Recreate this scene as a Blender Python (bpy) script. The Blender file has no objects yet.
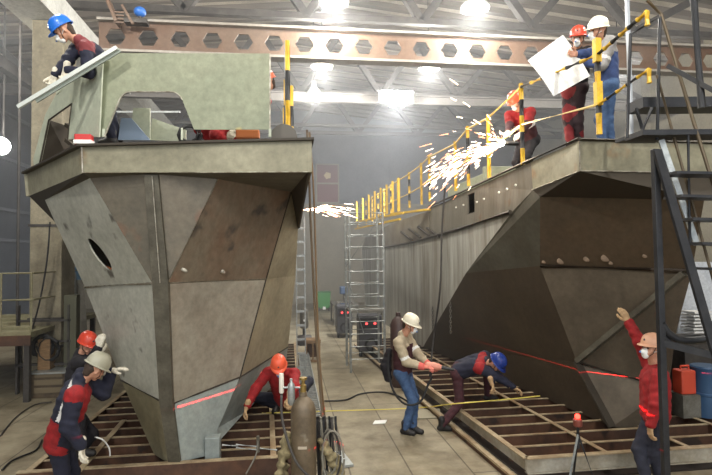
import bpy, bmesh, math, random
import numpy as np
from mathutils import Vector, Matrix
random.seed(7)
SC = bpy.context.scene
COL = SC.collection
V = Vector

# ------------------------------------------------------------------ camera
F = 520.0
CAM = V((0.0, 0.0, 2.65))
YAW, PITCH, ROLL = math.radians(7.5), math.radians(2.1), math.radians(-0.7)
cd = bpy.data.cameras.new('camera'); cam = bpy.data.objects.new('camera', cd); COL.objects.link(cam)
CR = Matrix.Rotation(-YAW, 3, 'Z') @ Matrix.Rotation(math.pi/2 + PITCH, 3, 'X') @ Matrix.Rotation(ROLL, 3, 'Z')
cam.matrix_world = Matrix.Translation(CAM) @ CR.to_4x4()
cd.sensor_width = 36; cd.lens = 36*F/712; cd.clip_start = 0.05; cd.clip_end = 200
SC.camera = cam
RT, UP, FW = CR @ V((1, 0, 0)), CR @ V((0, 1, 0)), CR @ V((0, 0, -1))

# ------------------------------------------------------------------ world and exposure
w = bpy.data.worlds.new('world'); SC.world = w; w.use_nodes = True
w.node_tree.nodes['Background'].inputs[0].default_value = (0.9, 0.94, 1.0, 1)
w.node_tree.nodes['Background'].inputs[1].default_value = 1.7  # sky light through the open rear, raised to brighten the hull fronts
SC.view_settings.view_transform = 'Standard'; SC.view_settings.look = 'None'
SC.view_settings.gamma = 1; SC.view_settings.use_curve_mapping = False
SC.view_settings.exposure = 0.0
SC.cycles.use_denoising = True
SC.cycles.max_bounces = 6
SC.cycles.sample_clamp_indirect = 4.0
LAMP_W = 470.0
HAZE = 0.016

# ------------------------------------------------------------------ geometry from measured points
def ray(px, py):
    return RT*((px-356)/F) + UP*(-(py-237.5)/F) + FW
def at(px, py, d): return CAM + ray(px, py)*d
def atz(px, py, z):
    r = ray(px, py); return CAM + r*((z-CAM.z)/r.z)
def aty(px, py, y):
    r = ray(px, py); return CAM + r*(y/r.y)
def atx(px, py, x):
    r = ray(px, py); return CAM + r*(x/r.x)

# ------------------------------------------------------------------ materials
MATS = {}
def lin(c): return tuple((x/255/12.92 if x <= 10 else ((x/255+0.055)/1.055)**2.4) for x in c)
def mat(name, rgb, rough=0.6, metal=0.0, rgb2=None, scale=3.0, amt=1.0, bump=0.0, stretch=(1, 1, 1), emit=0.0, spots=None, alpha=None):
    """sRGB colours; noise mixes rgb and rgb2; stretch scales object space; spots adds small rust spots"""
    if name in MATS: return MATS[name]
    m = bpy.data.materials.new(name); m.use_nodes = True; nt = m.node_tree; n = nt.nodes; L = nt.links
    b = n['Principled BSDF']
    b.inputs['Roughness'].default_value = rough; b.inputs['Metallic'].default_value = metal
    c1 = (*lin(rgb), 1)
    b.inputs['Base Color'].default_value = c1
    if rgb2 or bump:
        tc = n.new('ShaderNodeTexCoord'); mp = n.new('ShaderNodeMapping'); mp.inputs['Scale'].default_value = stretch
        L.new(tc.outputs['Object'], mp.inputs[0])
        nz = n.new('ShaderNodeTexNoise'); nz.inputs['Scale'].default_value = scale; nz.inputs['Detail'].default_value = 6; nz.inputs['Roughness'].default_value = 0.62
        L.new(mp.outputs[0], nz.inputs['Vector'])
        if rgb2:
            rp = n.new('ShaderNodeValToRGB'); rp.color_ramp.elements[0].position = 0.5-0.18/max(amt, .01)*0.8; rp.color_ramp.elements[1].position = 0.5+0.18/max(amt, .01)*0.8
            rp.color_ramp.elements[0].color = c1; rp.color_ramp.elements[1].color = (*lin(rgb2), 1)
            L.new(nz.outputs['Fac'], rp.inputs[0]); out = rp.outputs[0]
            if spots:
                n2 = n.new('ShaderNodeTexNoise'); n2.inputs['Scale'].default_value = spots[1]; n2.inputs['Detail'].default_value = 3
                L.new(tc.outputs['Object'], n2.inputs['Vector'])
                r2 = n.new('ShaderNodeValToRGB'); r2.color_ramp.elements[0].position = spots[2]; r2.color_ramp.elements[1].position = spots[2]+0.08
                L.new(n2.outputs['Fac'], r2.inputs[0])
                mx = n.new('ShaderNodeMixRGB'); mx.inputs[2].default_value = (*lin(spots[0]), 1)
                L.new(r2.outputs[0], mx.inputs[0]); L.new(out, mx.inputs[1]); out = mx.outputs[0]
            fz = n.new('ShaderNodeTexNoise'); fz.inputs['Scale'].default_value = max(scale*7, 12); fz.inputs['Detail'].default_value = 5; fz.inputs['Roughness'].default_value = 0.7
            L.new(mp.outputs[0], fz.inputs['Vector'])
            fr_ = n.new('ShaderNodeMapRange'); fr_.inputs[1].default_value = .3; fr_.inputs[2].default_value = .7; fr_.inputs[3].default_value = .80; fr_.inputs[4].default_value = 1.14
            L.new(fz.outputs['Fac'], fr_.inputs[0])
            mu = n.new('ShaderNodeMixRGB'); mu.blend_type = 'MULTIPLY'; mu.inputs[0].default_value = 1.0
            L.new(out, mu.inputs[1]); L.new(fr_.outputs[0], mu.inputs[2]); out = mu.outputs[0]
            L.new(out, b.inputs['Base Color'])
        if bump:
            bp = n.new('ShaderNodeBump'); bp.inputs['Strength'].default_value = bump; bp.inputs['Distance'].default_value = 0.02
            L.new(nz.outputs['Fac'], bp.inputs['Height']); L.new(bp.outputs[0], b.inputs['Normal'])
    if emit:
        b.inputs['Emission Color'].default_value = c1; b.inputs['Emission Strength'].default_value = emit
    MATS[name] = m
    return m

# ------------------------------------------------------------------ mesh builder
def basis(d, hint=V((0, 0, 1))):
    d = d.normalized()
    if abs(d.dot(hint)) > 0.97: hint = V((0, 1, 0)) if abs(d.y) < 0.9 else V((1, 0, 0))
    x = d.cross(hint).normalized(); y = x.cross(d).normalized()
    return x, y, d
class MB:
    def __init__(s): s.v = []; s.f = []; s.m = []; s.mats = []
    def mi(s, m):
        if m is None: return 0
        if m not in s.mats: s.mats.append(m)
        return s.mats.index(m)
    def add(s, vs, fs, m=None):
        k = len(s.v); s.v += [V(p) for p in vs]; i = s.mi(m)
        for f in fs: s.f.append([a+k for a in f]); s.m.append(i)
        return s
    def obox(s, c, ax, ay, az, m=None):
        """oriented box: centre and three half-vectors"""
        vs = [c+ax*i+ay*j+az*k for i in (-1, 1) for j in (-1, 1) for k in (-1, 1)]
        return s.add(vs, [(0, 1, 3, 2), (4, 6, 7, 5), (0, 4, 5, 1), (2, 3, 7, 6), (0, 2, 6, 4), (1, 5, 7, 3)], m)
    def box(s, lo, hi, m=None):
        lo, hi = V(lo), V(hi); c = (lo+hi)/2; h = (hi-lo)/2
        return s.obox(c, V((h.x, 0, 0)), V((0, h.y, 0)), V((0, 0, h.z)), m)
    def bar(s, a, b, w, h, m=None, hint=V((0, 0, 1))):
        a, b = V(a), V(b); x, y, d = basis(b-a, hint)
        return s.obox((a+b)/2, x*w/2, y*h/2, (b-a)/2, m)
    def tube(s, pts, r, m=None, n=8, r2=None, cap=True):
        pts = [V(p) for p in pts]; k = len(pts); vs = []; x0 = None
        for i, p in enumerate(pts):
            d = (pts[min(i+1, k-1)]-pts[max(i-1, 0)])
            if d.length < 1e-9: d = V((0, 0, 1))
            d.normalize()
            if x0 is None: x, y, _ = basis(d)
            else:
                x = (x0 - d*x0.dot(d)).normalized(); y = d.cross(x)
            x0 = x
            rr = r if r2 is None else r+(r2-r)*i/(k-1)
            for j in range(n):
                a = 2*math.pi*j/n; vs.append(p+x*math.cos(a)*rr+y*math.sin(a)*rr)
        fs = []
        for i in range(k-1):
            for j in range(n):
                a = i*n+j; b = i*n+(j+1) % n; fs.append((a, b, b+n, a+n))
        if cap: fs.append(tuple(range(n))[::-1]); fs.append(tuple(range((k-1)*n, k*n)))
        return s.add(vs, fs, m)
    def lathe(s, c, axis, prof, m=None, n=20, hint=V((0, 0, 1))):
        """prof: list of (radius, height along the axis)"""
        x, y, d = basis(V(axis), hint); vs = []; k = len(prof); c = V(c)
        for r, h in prof:
            for j in range(n):
                a = 2*math.pi*j/n; vs.append(c+d*h+(x*math.cos(a)+y*math.sin(a))*max(r, 1e-4))
        fs = []
        for i in range(k-1):
            for j in range(n):
                a = i*n+j; b = i*n+(j+1) % n; fs.append((a, b, b+n, a+n))
        fs.append(tuple(range(n))[::-1]); fs.append(tuple(range((k-1)*n, k*n)))
        return s.add(vs, fs, m)
    def ball(s, c, rx, ry=None, rz=None, m=None, n=12, M=None):
        ry = ry or rx; rz = rz or rx; c = V(c); vs = []; fs = []; h = n//2
        for i in range(h+1):
            t = math.pi*i/h
            for j in range(n):
                a = 2*math.pi*j/n; p = V((rx*math.sin(t)*math.cos(a), ry*math.sin(t)*math.sin(a), rz*math.cos(t)))
                vs.append(c+(M @ p if M else p))
        for i in range(h):
            for j in range(n):
                a = i*n+j; b = i*n+(j+1) % n; fs.append((a, a+n, b+n, b))
        return s.add(vs, fs, m)
    def plate(s, pts, t, m=None, away=None):
        """a polygon given as a fan, thickened by t away from a point (the camera side stays where it was measured)"""
        pts = [V(p) for p in pts]; nrm = V((0, 0, 0)); n = len(pts); c = sum(pts, V())/n
        for i in range(n): nrm += (pts[i]-c).cross(pts[(i+1) % n]-c)
        nrm.normalize()
        if nrm.dot(c-(away or CAM)) < 0: nrm.negate(); pts = pts[::-1]
        # after this the polygon winds so that its normal points away from the viewer
        vs = pts+[p+nrm*t for p in pts]
        fs = [tuple(range(n))[::-1], tuple(range(n, 2*n))]
        for i in range(n): j = (i+1) % n; fs.append((i, j, j+n, i+n))
        return s.add(vs, fs, m)
    def build(s, name, m=None, parent=None, smooth=False, bevel=0.0, origin=None):
        me = bpy.data.meshes.new(name)
        o = bpy.data.objects.new(name, me); COL.objects.link(o)
        wp = V((0, 0, 0))
        if parent is not None:
            o.parent = parent; wp = WP[parent.name]
        if origin is not None:
            o.location = V(origin)-wp; org = V(origin)
        else: org = wp
        WP[o.name] = org
        me.from_pydata([tuple(p-org) for p in s.v], [], s.f)
        mats = s.mats if s.mats else [m]
        for q in mats: me.materials.append(q if q is not None else m)
        if len(mats) > 1: me.polygons.foreach_set('material_index', s.m)
        bm = bmesh.new(); bm.from_mesh(me); bmesh.ops.remove_doubles(bm, verts=bm.verts, dist=1e-5)
        bmesh.ops.recalc_face_normals(bm, faces=bm.faces); bm.to_mesh(me); bm.free()
        if smooth:
            me.polygons.foreach_set('use_smooth', [True]*len(me.polygons))
            if smooth != 'all': me.set_sharp_from_angle(angle=math.radians(42))
        me.update()
        if bevel:
            b = o.modifiers.new('bevel', 'BEVEL'); b.width = bevel; b.segments = 2; b.limit_method = 'ANGLE'
        return o
WP = {}
def empty(name, loc, label, cat, group=None):
    o = bpy.data.objects.new(name, None); COL.objects.link(o); o.location = V(loc); WP[o.name] = V(loc); o.empty_display_size = 0.1
    return tag(o, label, cat, group)
def tag(o, label, cat, group=None, kind=None):
    o['label'] = label; o['category'] = cat
    if group: o['group'] = group
    if kind: o['kind'] = kind
    return o
def struct(o, label=None):
    o['kind'] = 'structure'
    if label: o['label'] = label
    return o
def copy_tree(o, loc, label=None, parent=None):
    c = o.copy(); COL.objects.link(c)
    if parent is not None: c.parent = parent
    else:
        c.location = V(loc); WP[c.name] = V(loc)
        if label: c['label'] = label
    for ch in list(o.children): copy_tree(ch, None, None, c)
    return c
def sag(a, b, drop, n=12):
    a, b = V(a), V(b)
    return [a.lerp(b, i/n)-V((0, 0, drop*4*(i/n)*(1-i/n))) for i in range(n+1)]
def smooth_path(pts, n=5):
    pts = [V(p) for p in pts]; out = []
    P = [pts[0]]+pts+[pts[-1]]
    for i in range(1, len(P)-2):
        for k in range(n):
            t = k/n; a, b, c, d = P[i-1], P[i], P[i+1], P[i+2]
            out.append(0.5*((2*b)+(c-a)*t+(2*a-5*b+4*c-d)*t*t+(-a+3*b-3*c+d)*t**3))
    out.append(pts[-1]); return out
# common materials
M_blk = mat('black_steel', (32, 34, 38), 0.45, 0.3, (48, 48, 50), 6)
M_blkrub = mat('black_rubber', (22, 22, 24), 0.7)
M_yel = mat('safety_yellow', (215, 178, 40), 0.5, 0, (190, 150, 40), 12)
M_galv = mat('galvanised_steel', (176, 180, 178), 0.4, 0.55, (140, 145, 145), 10)
M_steel = mat('grey_steel', (120, 118, 110), 0.5, 0.3, (92, 88, 78), 5)
M_wood = mat('raw_wood', (140, 112, 80), 0.8, 0, (110, 85, 58), 6, stretch=(1, 1, 6))
M_white = mat('white_paint', (225, 225, 222), 0.6)
# ================================================================== setting
M_floor = bpy.data.materials.new('concrete_slabs'); M_floor.use_nodes = True
def floor_nodes(m, c1, c2, joint, bw, bh, dirt):
    nt = m.node_tree; n = nt.nodes; L = nt.links; b = n['Principled BSDF']; b.inputs['Roughness'].default_value = 0.62
    tc = n.new('ShaderNodeTexCoord'); mp = n.new('ShaderNodeMapping'); mp.inputs['Rotation'].default_value = (0, 0, math.radians(90))
    L.new(tc.outputs['Object'], mp.inputs[0])
    br = n.new('ShaderNodeTexBrick'); br.inputs['Scale'].default_value = 1; br.inputs['Brick Width'].default_value = bw; br.inputs['Row Height'].default_value = bh
    br.inputs['Mortar Size'].default_value = 0.012; br.inputs['Mortar Smooth'].default_value = 0.3
    br.inputs['Color1'].default_value = (*lin(c1), 1); br.inputs['Color2'].default_value = (*lin(c2), 1); br.inputs['Mortar'].default_value = (*lin(joint), 1)
    L.new(mp.outputs[0], br.inputs['Vector'])
    nz = n.new('ShaderNodeTexNoise'); nz.inputs['Scale'].default_value = 1.3; nz.inputs['Detail'].default_value = 8; nz.inputs['Roughness'].default_value = 0.7
    L.new(tc.outputs['Object'], nz.inputs['Vector'])
    rp = n.new('ShaderNodeValToRGB'); rp.color_ramp.elements[0].position = 0.35; rp.color_ramp.elements[1].position = 0.68
    rp.color_ramp.elements[0].color = (*lin(dirt), 1); rp.color_ramp.elements[1].color = (1, 1, 1, 1)
    L.new(nz.outputs['Fac'], rp.inputs[0])
    mx = n.new('ShaderNodeMixRGB'); mx.blend_type = 'MULTIPLY'; mx.inputs[0].default_value = 0.75
    L.new(br.outputs['Color'], mx.inputs[1]); L.new(rp.outputs[0], mx.inputs[2]); L.new(mx.outputs[0], b.inputs['Base Color'])
    bp = n.new('ShaderNodeBump'); bp.inputs['Strength'].default_value = 0.3; bp.inputs['Distance'].default_value = 0.02
    L.new(nz.outputs['Fac'], bp.inputs['Height']); L.new(bp.outputs[0], b.inputs['Normal'])
floor_nodes(M_floor, (160, 150, 126), (150, 142, 120), (100, 92, 74), 6.2, 0.74, (128, 112, 88))
struct(MB().box((-11, -8, -0.3), (14, 30.5, 0)).build('floor', M_floor))

WY = 30.0
M_wall_up = mat('blue_grey_wall', (112, 116, 126), 0.85, 0, (96, 102, 114), 1.2)
M_wall_lo = mat('beige_wall', (148, 142, 126), 0.85, 0, (134, 128, 112), 1.0)
M_conc = mat('old_concrete', (150, 142, 120), 0.85, 0, (118, 110, 92), 2.2, bump=0.3)
M_wht_conc = mat('light_concrete', (205, 205, 200), 0.8, 0, (185, 185, 180), 2)
M_dark = mat('sooty_steel', (78, 74, 70), 0.6, 0.2, (56, 52, 50), 4)
b = MB(); b.box((-11.3, WY, 0), (14.3, WY+.3, 5.5), M_wall_lo); b.box((-11.3, WY+.02, 5.5), (14.3, WY+.3, 12.5), M_wall_up)
b.box((-11, WY-.12, 5.5), (14, WY, 5.72), M_conc)
for x in range(-10, 14, 4): b.box((x-.03, WY-.03, 5.72), (x+.03, WY+.02, 12.5), M_wall_up)
struct(b.build('wall_back'))
M_wl = mat('dark_blue_grey_wall', (78, 84, 94), .85, 0, (64, 70, 80), 1.0)
b = MB(); b.box((-11.3, -8, 0), (-11, WY, 4.6), M_wl); b.box((-11.3, -8, 4.6), (-11, WY, 12), M_wl)
for y in range(-6, 30, 6): b.box((-11, y, 0), (-10.75, y+.5, 11), M_wall_up)
for z in (3.4, 4.6, 6.6, 8.4): b.box((-11, -8, z), (-10.9, WY, z+.12), M_wall_up)
struct(b.build('wall_left'))
b = MB(); b.box((14, -8, 0), (14.3, WY, 12), M_wall_lo)
for y in range(-6, 30, 6): b.box((13.75, y, 0), (14, y+.5, 11), M_conc)
struct(b.build('wall_right'))
# roof: ribbed slabs, highest over the aisle
M_roof = mat('ribbed_roof_slab', (200, 192, 178), 0.8, 0, (176, 168, 156), 1.5)
M_rib = mat('roof_rib', (112, 104, 96), 0.8)
RZ = 11.2; RX = 0.5
def roofz(x): return RZ-abs(x-RX)*0.10
b = MB()
for x0, x1 in ((-11.3, RX), (RX, 14.3)):
    z0, z1 = roofz(x0), roofz(x1)
    b.add([(x0, -8, z0), (x1, -8, z1), (x1, WY+.3, z1), (x0, WY+.3, z0), (x0, -8, z0+.2), (x1, -8, z1+.2), (x1, WY+.3, z1+.2), (x0, WY+.3, z0+.2)],
          [(0, 1, 2, 3), (4, 7, 6, 5), (0, 4, 5, 1), (1, 5, 6, 2), (2, 6, 7, 3), (3, 7, 4, 0)], M_roof)
    y = -7.5
    while y < WY:
        b.obox(V(((x0+x1)/2, y, (z0+z1)/2-.09)), V(((x1-x0)/2, 0, (z1-z0)/2)), V((0, .1, 0)), V((0, 0, .09)), M_rib)
        y += 0.75
struct(b.build('ceiling'))

# roof trusses, each a thing
def truss(y, label):
    t = empty('roof_truss', (RX, y, 8.4), label, 'roof truss', 'roof trusses across the hall')
    zb = 8.55; xs = [-11, -8.2, -5.3, -2.4, 0.5, 3.4, 6.3, 9.2, 13.9]
    b = MB(); b.bar((-11, y, zb), (14, y, zb), .16, .16); b.build('bottom_chord', M_dark, t)
    b = MB(); b.bar((-11, y, roofz(-11)-.3), (RX, y, RZ-.3), .16, .18); b.bar((RX, y, RZ-.3), (14, y, roofz(14)-.3), .16, .18); b.build('top_chord', M_dark, t)
    for i in range(len(xs)-1):
        xm = (xs[i]+xs[i+1])/2
        MB().bar((xs[i], y, zb), (xm, y, roofz(xm)-.3), .19, .19).build('diagonal', M_dark, t)
        MB().bar((xm, y, roofz(xm)-.3), (xs[i+1], y, zb), .19, .19).build('diagonal', M_dark, t)
    return t
for y, l in ((12.6, 'dark steel roof truss nearest, just behind the perforated girder'), (18.5, 'dark steel roof truss in the middle of the hall'), (24.5, 'dark steel roof truss farthest away, towards the back wall')):
    truss(y, l)
# castellated girder with hexagonal holes
GY = 11.0
M_gird = mat('rusty_girder', (92, 64, 44), 0.6, 0.1, (108, 90, 76), 0.5, bump=0.1)
M_gird2 = mat('lit_girder_flange', (160, 156, 148), 0.55, 0.1, (138, 130, 120), 0.8)  # flange colour paled for the lamplight falling on it
def hex_girder(name, x0, x1, y, zt, zb, m, mf, label, pitch=.64):
    t = empty(name, (x0, y, zb), label, 'girder')
    b = MB(); n = int((x1-x0)/pitch); th = .03; zc = (zt+zb)/2; hw, hh = .2, .16
    for i in range(n):
        xa = x0+i*pitch; xb = xa+pitch; xc = (xa+xb)/2
        hexa = [(xc-hw, zc), (xc-hw*.5, zc+hh), (xc+hw*.5, zc+hh), (xc+hw, zc), (xc+hw*.5, zc-hh), (xc-hw*.5, zc-hh)]
        outer = [(xa, zc), (xa, zt), (xb, zt), (xb, zc), (xb, zb), (xa, zb)]
        vs = []
        for yy in (y-th/2, y+th/2):
            vs += [(p[0], yy, p[1]) for p in hexa]+[(p[0], yy, p[1]) for p in outer]
        fs = []
        quads = [(0, 1, 7, 6), (1, 2, 8, 7), (2, 3, 9, 8), (3, 4, 10, 9), (4, 5, 11, 10), (5, 0, 6, 11)]
        for q in quads: fs.append(q); fs.append(tuple(k+12 for k in q[::-1]))
        for k in range(6): j = (k+1) % 6; fs.append((k, k+12, j+12, j))
        b.add(vs, fs)
    b.build('web', m, t)
    MB().box((x0, y-.14, zt), (x0+n*pitch, y+.14, zt+.05)).build('flange', mf, t)
    MB().box((x0, y-.14, zb-.05), (x0+n*pitch, y+.14, zb)).build('flange', mf, t)
    return t
zt = aty(300, 31, GY).z; zb = aty(300, 58, GY).z
hex_girder('perforated_girder', aty(99, 40, GY).x, 13.9, GY, zt, zb, M_gird, M_gird2, 'long steel girder with hexagonal holes spanning above both hulls')
# plain far beams
for px, py, yy, h, l in ((400, 100, 16.6, .30, 'light grey beam behind the brightest lamp, below the perforated girder'), (400, 127, 24.0, .12, 'thin pale beam crossing in front of the blue grey back wall')):
    z = aty(px, py, yy).z
    o = MB().box((-10.9, yy-.1, z-h/2), (13.9, yy+.1, z-h/2+.04)).box((-10.9, yy-.1, z+h/2-.04), (13.9, yy+.1, z+h/2)).box((-10.9, yy-.02, z-h/2+.04), (13.9, yy+.02, z+h/2-.04)).build('cross_beam', mat('dull_beam', (112, 108, 104), .7, 0, (96, 92, 88), 1))
    tag(o, l, 'beam')
# column and runway beam
cl = aty(30, 200, 11.5); cr = aty(62, 200, 11.5)
b = MB(); b.box((cl.x, 11.5, 0), (cr.x, 12.2, 7.7))
col_o = b.build('concrete_column', M_conc, bevel=.02); tag(col_o, 'square concrete column left of the left hull', 'column')
for z in (3.35, 1.42, .85):
    tag(MB().box((cl.x-.02, 11.47, z), (cr.x+.02, 12.23, z+.05)).build('column_band', M_dark), {3.35: 'thin steel band round the concrete column, the highest', 1.42: 'thin steel band round the concrete column, the middle one', .85: 'thin steel band round the concrete column, the lowest'}[z], 'steel band', 'steel bands on the column')
tag(MB().box((-5.55, -6, 7.72), (-4.75, 28, 8.3)).build('runway_beam', M_wht_conc), 'pale concrete runway beam passing over the left column', 'beam')
tag(MB().box((-8.6, -6, 8.0), (-8.3, 28, 8.4)).box((-7.4, -6, 7.6), (-7.2, 28, 7.9)).bar((-8.45, 9, 8), (-7.3, 12, 7.7), .1, .1).bar((-7.3, 12, 7.7), (-8.45, 15, 8.0), .1, .1).build('lattice_beam', M_dark), 'dark lattice beam along the hall at the upper left edge', 'beam')

# lamps
M_lampglow = mat('lamp_glow', (255, 250, 240), emit=28)
M_lampshade = mat('lamp_housing', (190, 192, 190), .4, .5)
lamp_proto = None
def lamp(x, y, z, label, seen=True, power=1.0, bell=False):
    ceil_z = roofz(x)-.2
    g = 'pendant lamps below the roof'
    t = empty('pendant_lamp', (x, y, z), label, 'lamp', g if not bell else None)
    MB().lathe((x, y, z), (0, 0, 1), [(.26, 0), (.25, .04), (.20, .12), (.10, .24), (.07, .34), (.07, .42), (.0, .43)] if bell else [(.30, 0), (.31, .05), (.24, .12), (.12, .18), (.1, .3), (0, .31)], n=20).build('lamp_shade', M_lampshade, t, smooth=True)
    MB().lathe((x, y, z-.02), (0, 0, 1), [(.21, 0), (.24, .03), (.1, .05)], n=20).build('lens', M_lampglow, t, smooth=True)
    MB().tube([(x, y, z+.3), (x, y, ceil_z)], .015, n=6).build('cable', M_dark, t)
    ld = bpy.data.lights.new('lamp_light', 'POINT'); ld.energy = LAMP_W*power; ld.shadow_soft_size = .08; ld.color = (1.0, .96, .88)
    lo = bpy.data.objects.new('lamp_light', ld); COL.objects.link(lo); lo.parent = t; lo.location = (0, 0, -.22)
    return t
lamp(*aty(334, 3, 10.4), label='round pendant lamp at the top edge, above the right corner of the left hull')
lamp(*aty(475, 9, 10.4), label='round pendant lamp at the top edge, above the middle of the hall')
lamp(*aty(322, 67, 14.0), label='round pendant lamp just under the perforated girder, near the yellow posts')
lamp(*aty(429, 69, 14.0), label='round pendant lamp just under the perforated girder, right of the brightest lamp')
lamp(*aty(314, 95, 15.9), label='bell shaped lamp hanging right of the yellow posts', bell=True, power=.6)
# twin floodlight, the brightest
fp = aty(396, 97, 16.2)
t = empty('twin_floodlight', fp, 'brightest floodlight, a glaring pair hung under the light grey beam', 'lamp')
for dx in (-.3, .3):
    MB().obox(fp+V((dx, 0, 0)), V((.26, 0, 0)), V((0, .08, .03)), V((0, -.05, .16))).build('housing', M_lampshade, t)
    MB().obox(fp+V((dx, -.095, -.01)), V((.23, 0, 0)), V((0, .012, .0)), V((0, -.05, .14))).build('lens', mat('flood_glow', (255, 252, 245), emit=90), t)
MB().bar(fp+V((-.6, .05, .2)), fp+V((.6, .05, .2)), .05, .05).bar(fp+V((-.2, -.02, -.17)), fp+V((-.2, -.02, -.32)), .04, .04).bar(fp+V((.25, -.02, -.17)), fp+V((.25, -.02, -.32)), .04, .04).bar(fp+V((0, .05, .2)), fp+V((0, .29, -.05)), .06, .06).build('bracket', M_galv, t)
ld = bpy.data.lights.new('flood_light', 'SPOT'); ld.energy = 5200; ld.spot_size = math.radians(160); ld.spot_blend = .6; ld.shadow_soft_size = .3
lo = bpy.data.objects.new('flood_light', ld); COL.objects.link(lo); lo.parent = t; lo.location = (0, -.25, -.05); lo.rotation_euler = (math.radians(60), 0, 0)
# lamps added over and behind the camera, continuing the rows, to light the hulls
for (x, y) in ((-3.6, 7.2), (.9, 5.5), (3.8, 3.0), (-3.6, 1.5), (.9, -1.5), (6.8, 6.5), (3.8, -4), (-3.6, -4), (-7, 12), (9, 13)):
    lamp(x, y, 7.9, 'round pendant lamp added to the rows to light the hulls', power=1.35 if y < 3 else 1.0)
# left floodlight
lp = at(-3, 145, 13.5)
t = empty('wall_floodlight', lp, 'glaring floodlight at the left edge beside the column', 'lamp')
MB().lathe(lp+V((0, .2, 0)), V((.35, -1, -.1)), [(.1, 0), (.2, .1), (.24, .2)], n=20).build('housing', M_lampshade, t, smooth=True)
MB().lathe(lp+V((.06, .03, -.02)), V((.35, -1, -.1)), [(.2, 0), (.22, .03), (.1, .05)], n=20).build('lens', M_lampglow, t, smooth=True)
MB().tube([lp+V((0, .3, -.1)), lp+V((0, .3, 5.6))], .03).build('mast', M_dark, t)
pv = at(18, 240, 12.5); tag(MB().tube([V((pv.x, pv.y, 0)), V((pv.x, pv.y, 9.6))], .035).build('vertical_pipe', M_dark), 'thin vertical pipe left of the concrete column', 'pipe')
ld = bpy.data.lights.new('flood_light', 'SPOT'); ld.energy = 350; ld.spot_size = math.radians(140); ld.shadow_soft_size = .2
lo = bpy.data.objects.new('flood_light', ld); COL.objects.link(lo); lo.parent = t; lo.location = (.15, -.15, -.03); lo.rotation_euler = (math.radians(75), 0, math.radians(20))

# gantry furniture on the girder: hoist with blue cap, upper left
hp = aty(128, 24, 10.8)
t = empty('chain_hoist', hp, 'small hoist with a blue cap sitting on the girder', 'hoist')
MB().ball(aty(140, 12, 10.7), .12, .12, .10, n=14).build('cap', mat('blue_paint', (40, 100, 180), .4), t, smooth=True)
MB().tube([aty(140, 15, 10.7), aty(140, 25, 10.7)], .04).box(aty(128, 24, 10.7)+V((-.05, -.1, 0)), aty(148, 21, 10.7)+V((.0, .1, .0))).build('body', M_dark, t)
b = MB(); b.bar(aty(108, 0, 10.7), aty(118, 24, 10.7), .3, .06); b.bar(aty(122, 5, 10.6), aty(133, 24, 10.6), .05, .05)
for k in range(4): b.bar(aty(114, 12+k*3.4, 10.6), aty(124, 12.5+k*3.4, 10.6), .03, .03)
b.build('rack', M_gird, t)

# door panel on the back wall
dw = WY-.05
a = aty(317, 165, dw); c = aty(338, 202, dw)
t = empty('wall_panel', (a.x, dw, c.z), 'dark red two part panel on the back wall above the ledge', 'panel')
M_mar = mat('maroon_paint', (104, 34, 38), .6)
zm = (a.z+c.z)/2
MB().box((a.x, dw-.06, zm+.05), (c.x, dw, a.z)).build('upper_panel', M_mar, t)
MB().box((a.x, dw-.06, c.z), (c.x, dw, zm-.05)).build('lower_panel', M_mar, t)
MB().box((a.x-.08, dw-.03, c.z-.12), (c.x+.08, dw+.03, a.z+.08)).build('frame', M_wall_lo, t)
MB().lathe((a.x*.5+c.x*.5, dw-.07, zm+.45), (0, -1, 0), [(.22, 0), (.22, .02)], n=5).build('emblem', mat('pale_gold', (200, 180, 140)), t)

# thin smoke and dust filling the hall beyond the first hull frames
hm = bpy.data.materials.new('hall_haze'); hm.use_nodes = True; nn = hm.node_tree.nodes; nn.remove(nn['Principled BSDF'])
vsn = nn.new('ShaderNodeVolumeScatter'); vsn.inputs['Density'].default_value = HAZE; vsn.inputs['Anisotropy'].default_value = .3; vsn.inputs['Color'].default_value = (.93, .96, 1, 1)
hm.node_tree.links.new(vsn.outputs[0], nn['Material Output'].inputs['Volume'])
tag(MB().box((-10.6, 8.5, .05), (13.7, WY-.15, 9.9)).build('smoke_haze', hm), 'thin bluish welding smoke hanging in the hall above the far floor', 'haze', kind='structure')
# ================================================================== the hulls
from mathutils.geometry import tessellate_polygon
def hullmat(name, c, c2, sc=2.0, st=(1, 1, 1), spots=None, metal=.15, rough=.5, amt=1.0): return mat(name, c, rough, metal, c2, sc, stretch=st, spots=spots, bump=.06, amt=amt)
M_h_band = hullmat('hull_band_paint', (152, 148, 126), (130, 126, 106), 1.6, spots=((140, 118, 90), 2.2, .62))
M_h_light = hullmat('light_grey_plate', (188, 188, 176), (164, 164, 152), 1.3, spots=((96, 92, 84), 3, .62))
M_h_mid = hullmat('mill_scale_plate', (98, 94, 84), (116, 108, 94), 1.8, spots=((138, 96, 74), 1.3, .58))
M_h_rust = hullmat('rusting_plate', (128, 118, 102), (122, 94, 76), 1.1, st=(1.5, 1, .6), spots=((84, 78, 72), 2.5, .6))
M_h_tan = hullmat('tan_plate', (162, 152, 128), (136, 128, 108), 1.2)
M_h_blue = hullmat('bluish_plate', (164, 172, 168), (136, 144, 142), 1.1)
M_h_dark = hullmat('dark_brown_plate', (62, 50, 40), (50, 42, 34), 1.4, spots=((72, 52, 38), 1.0, .62))
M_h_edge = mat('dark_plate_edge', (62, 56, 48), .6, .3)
M_weld = mat('bright_weld', (196, 192, 178), .4, .4, (120, 110, 96), 9)
M_scale = mat('dark_stem_steel', (98, 94, 82), .55, .25, (76, 72, 62), 4)

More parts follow.
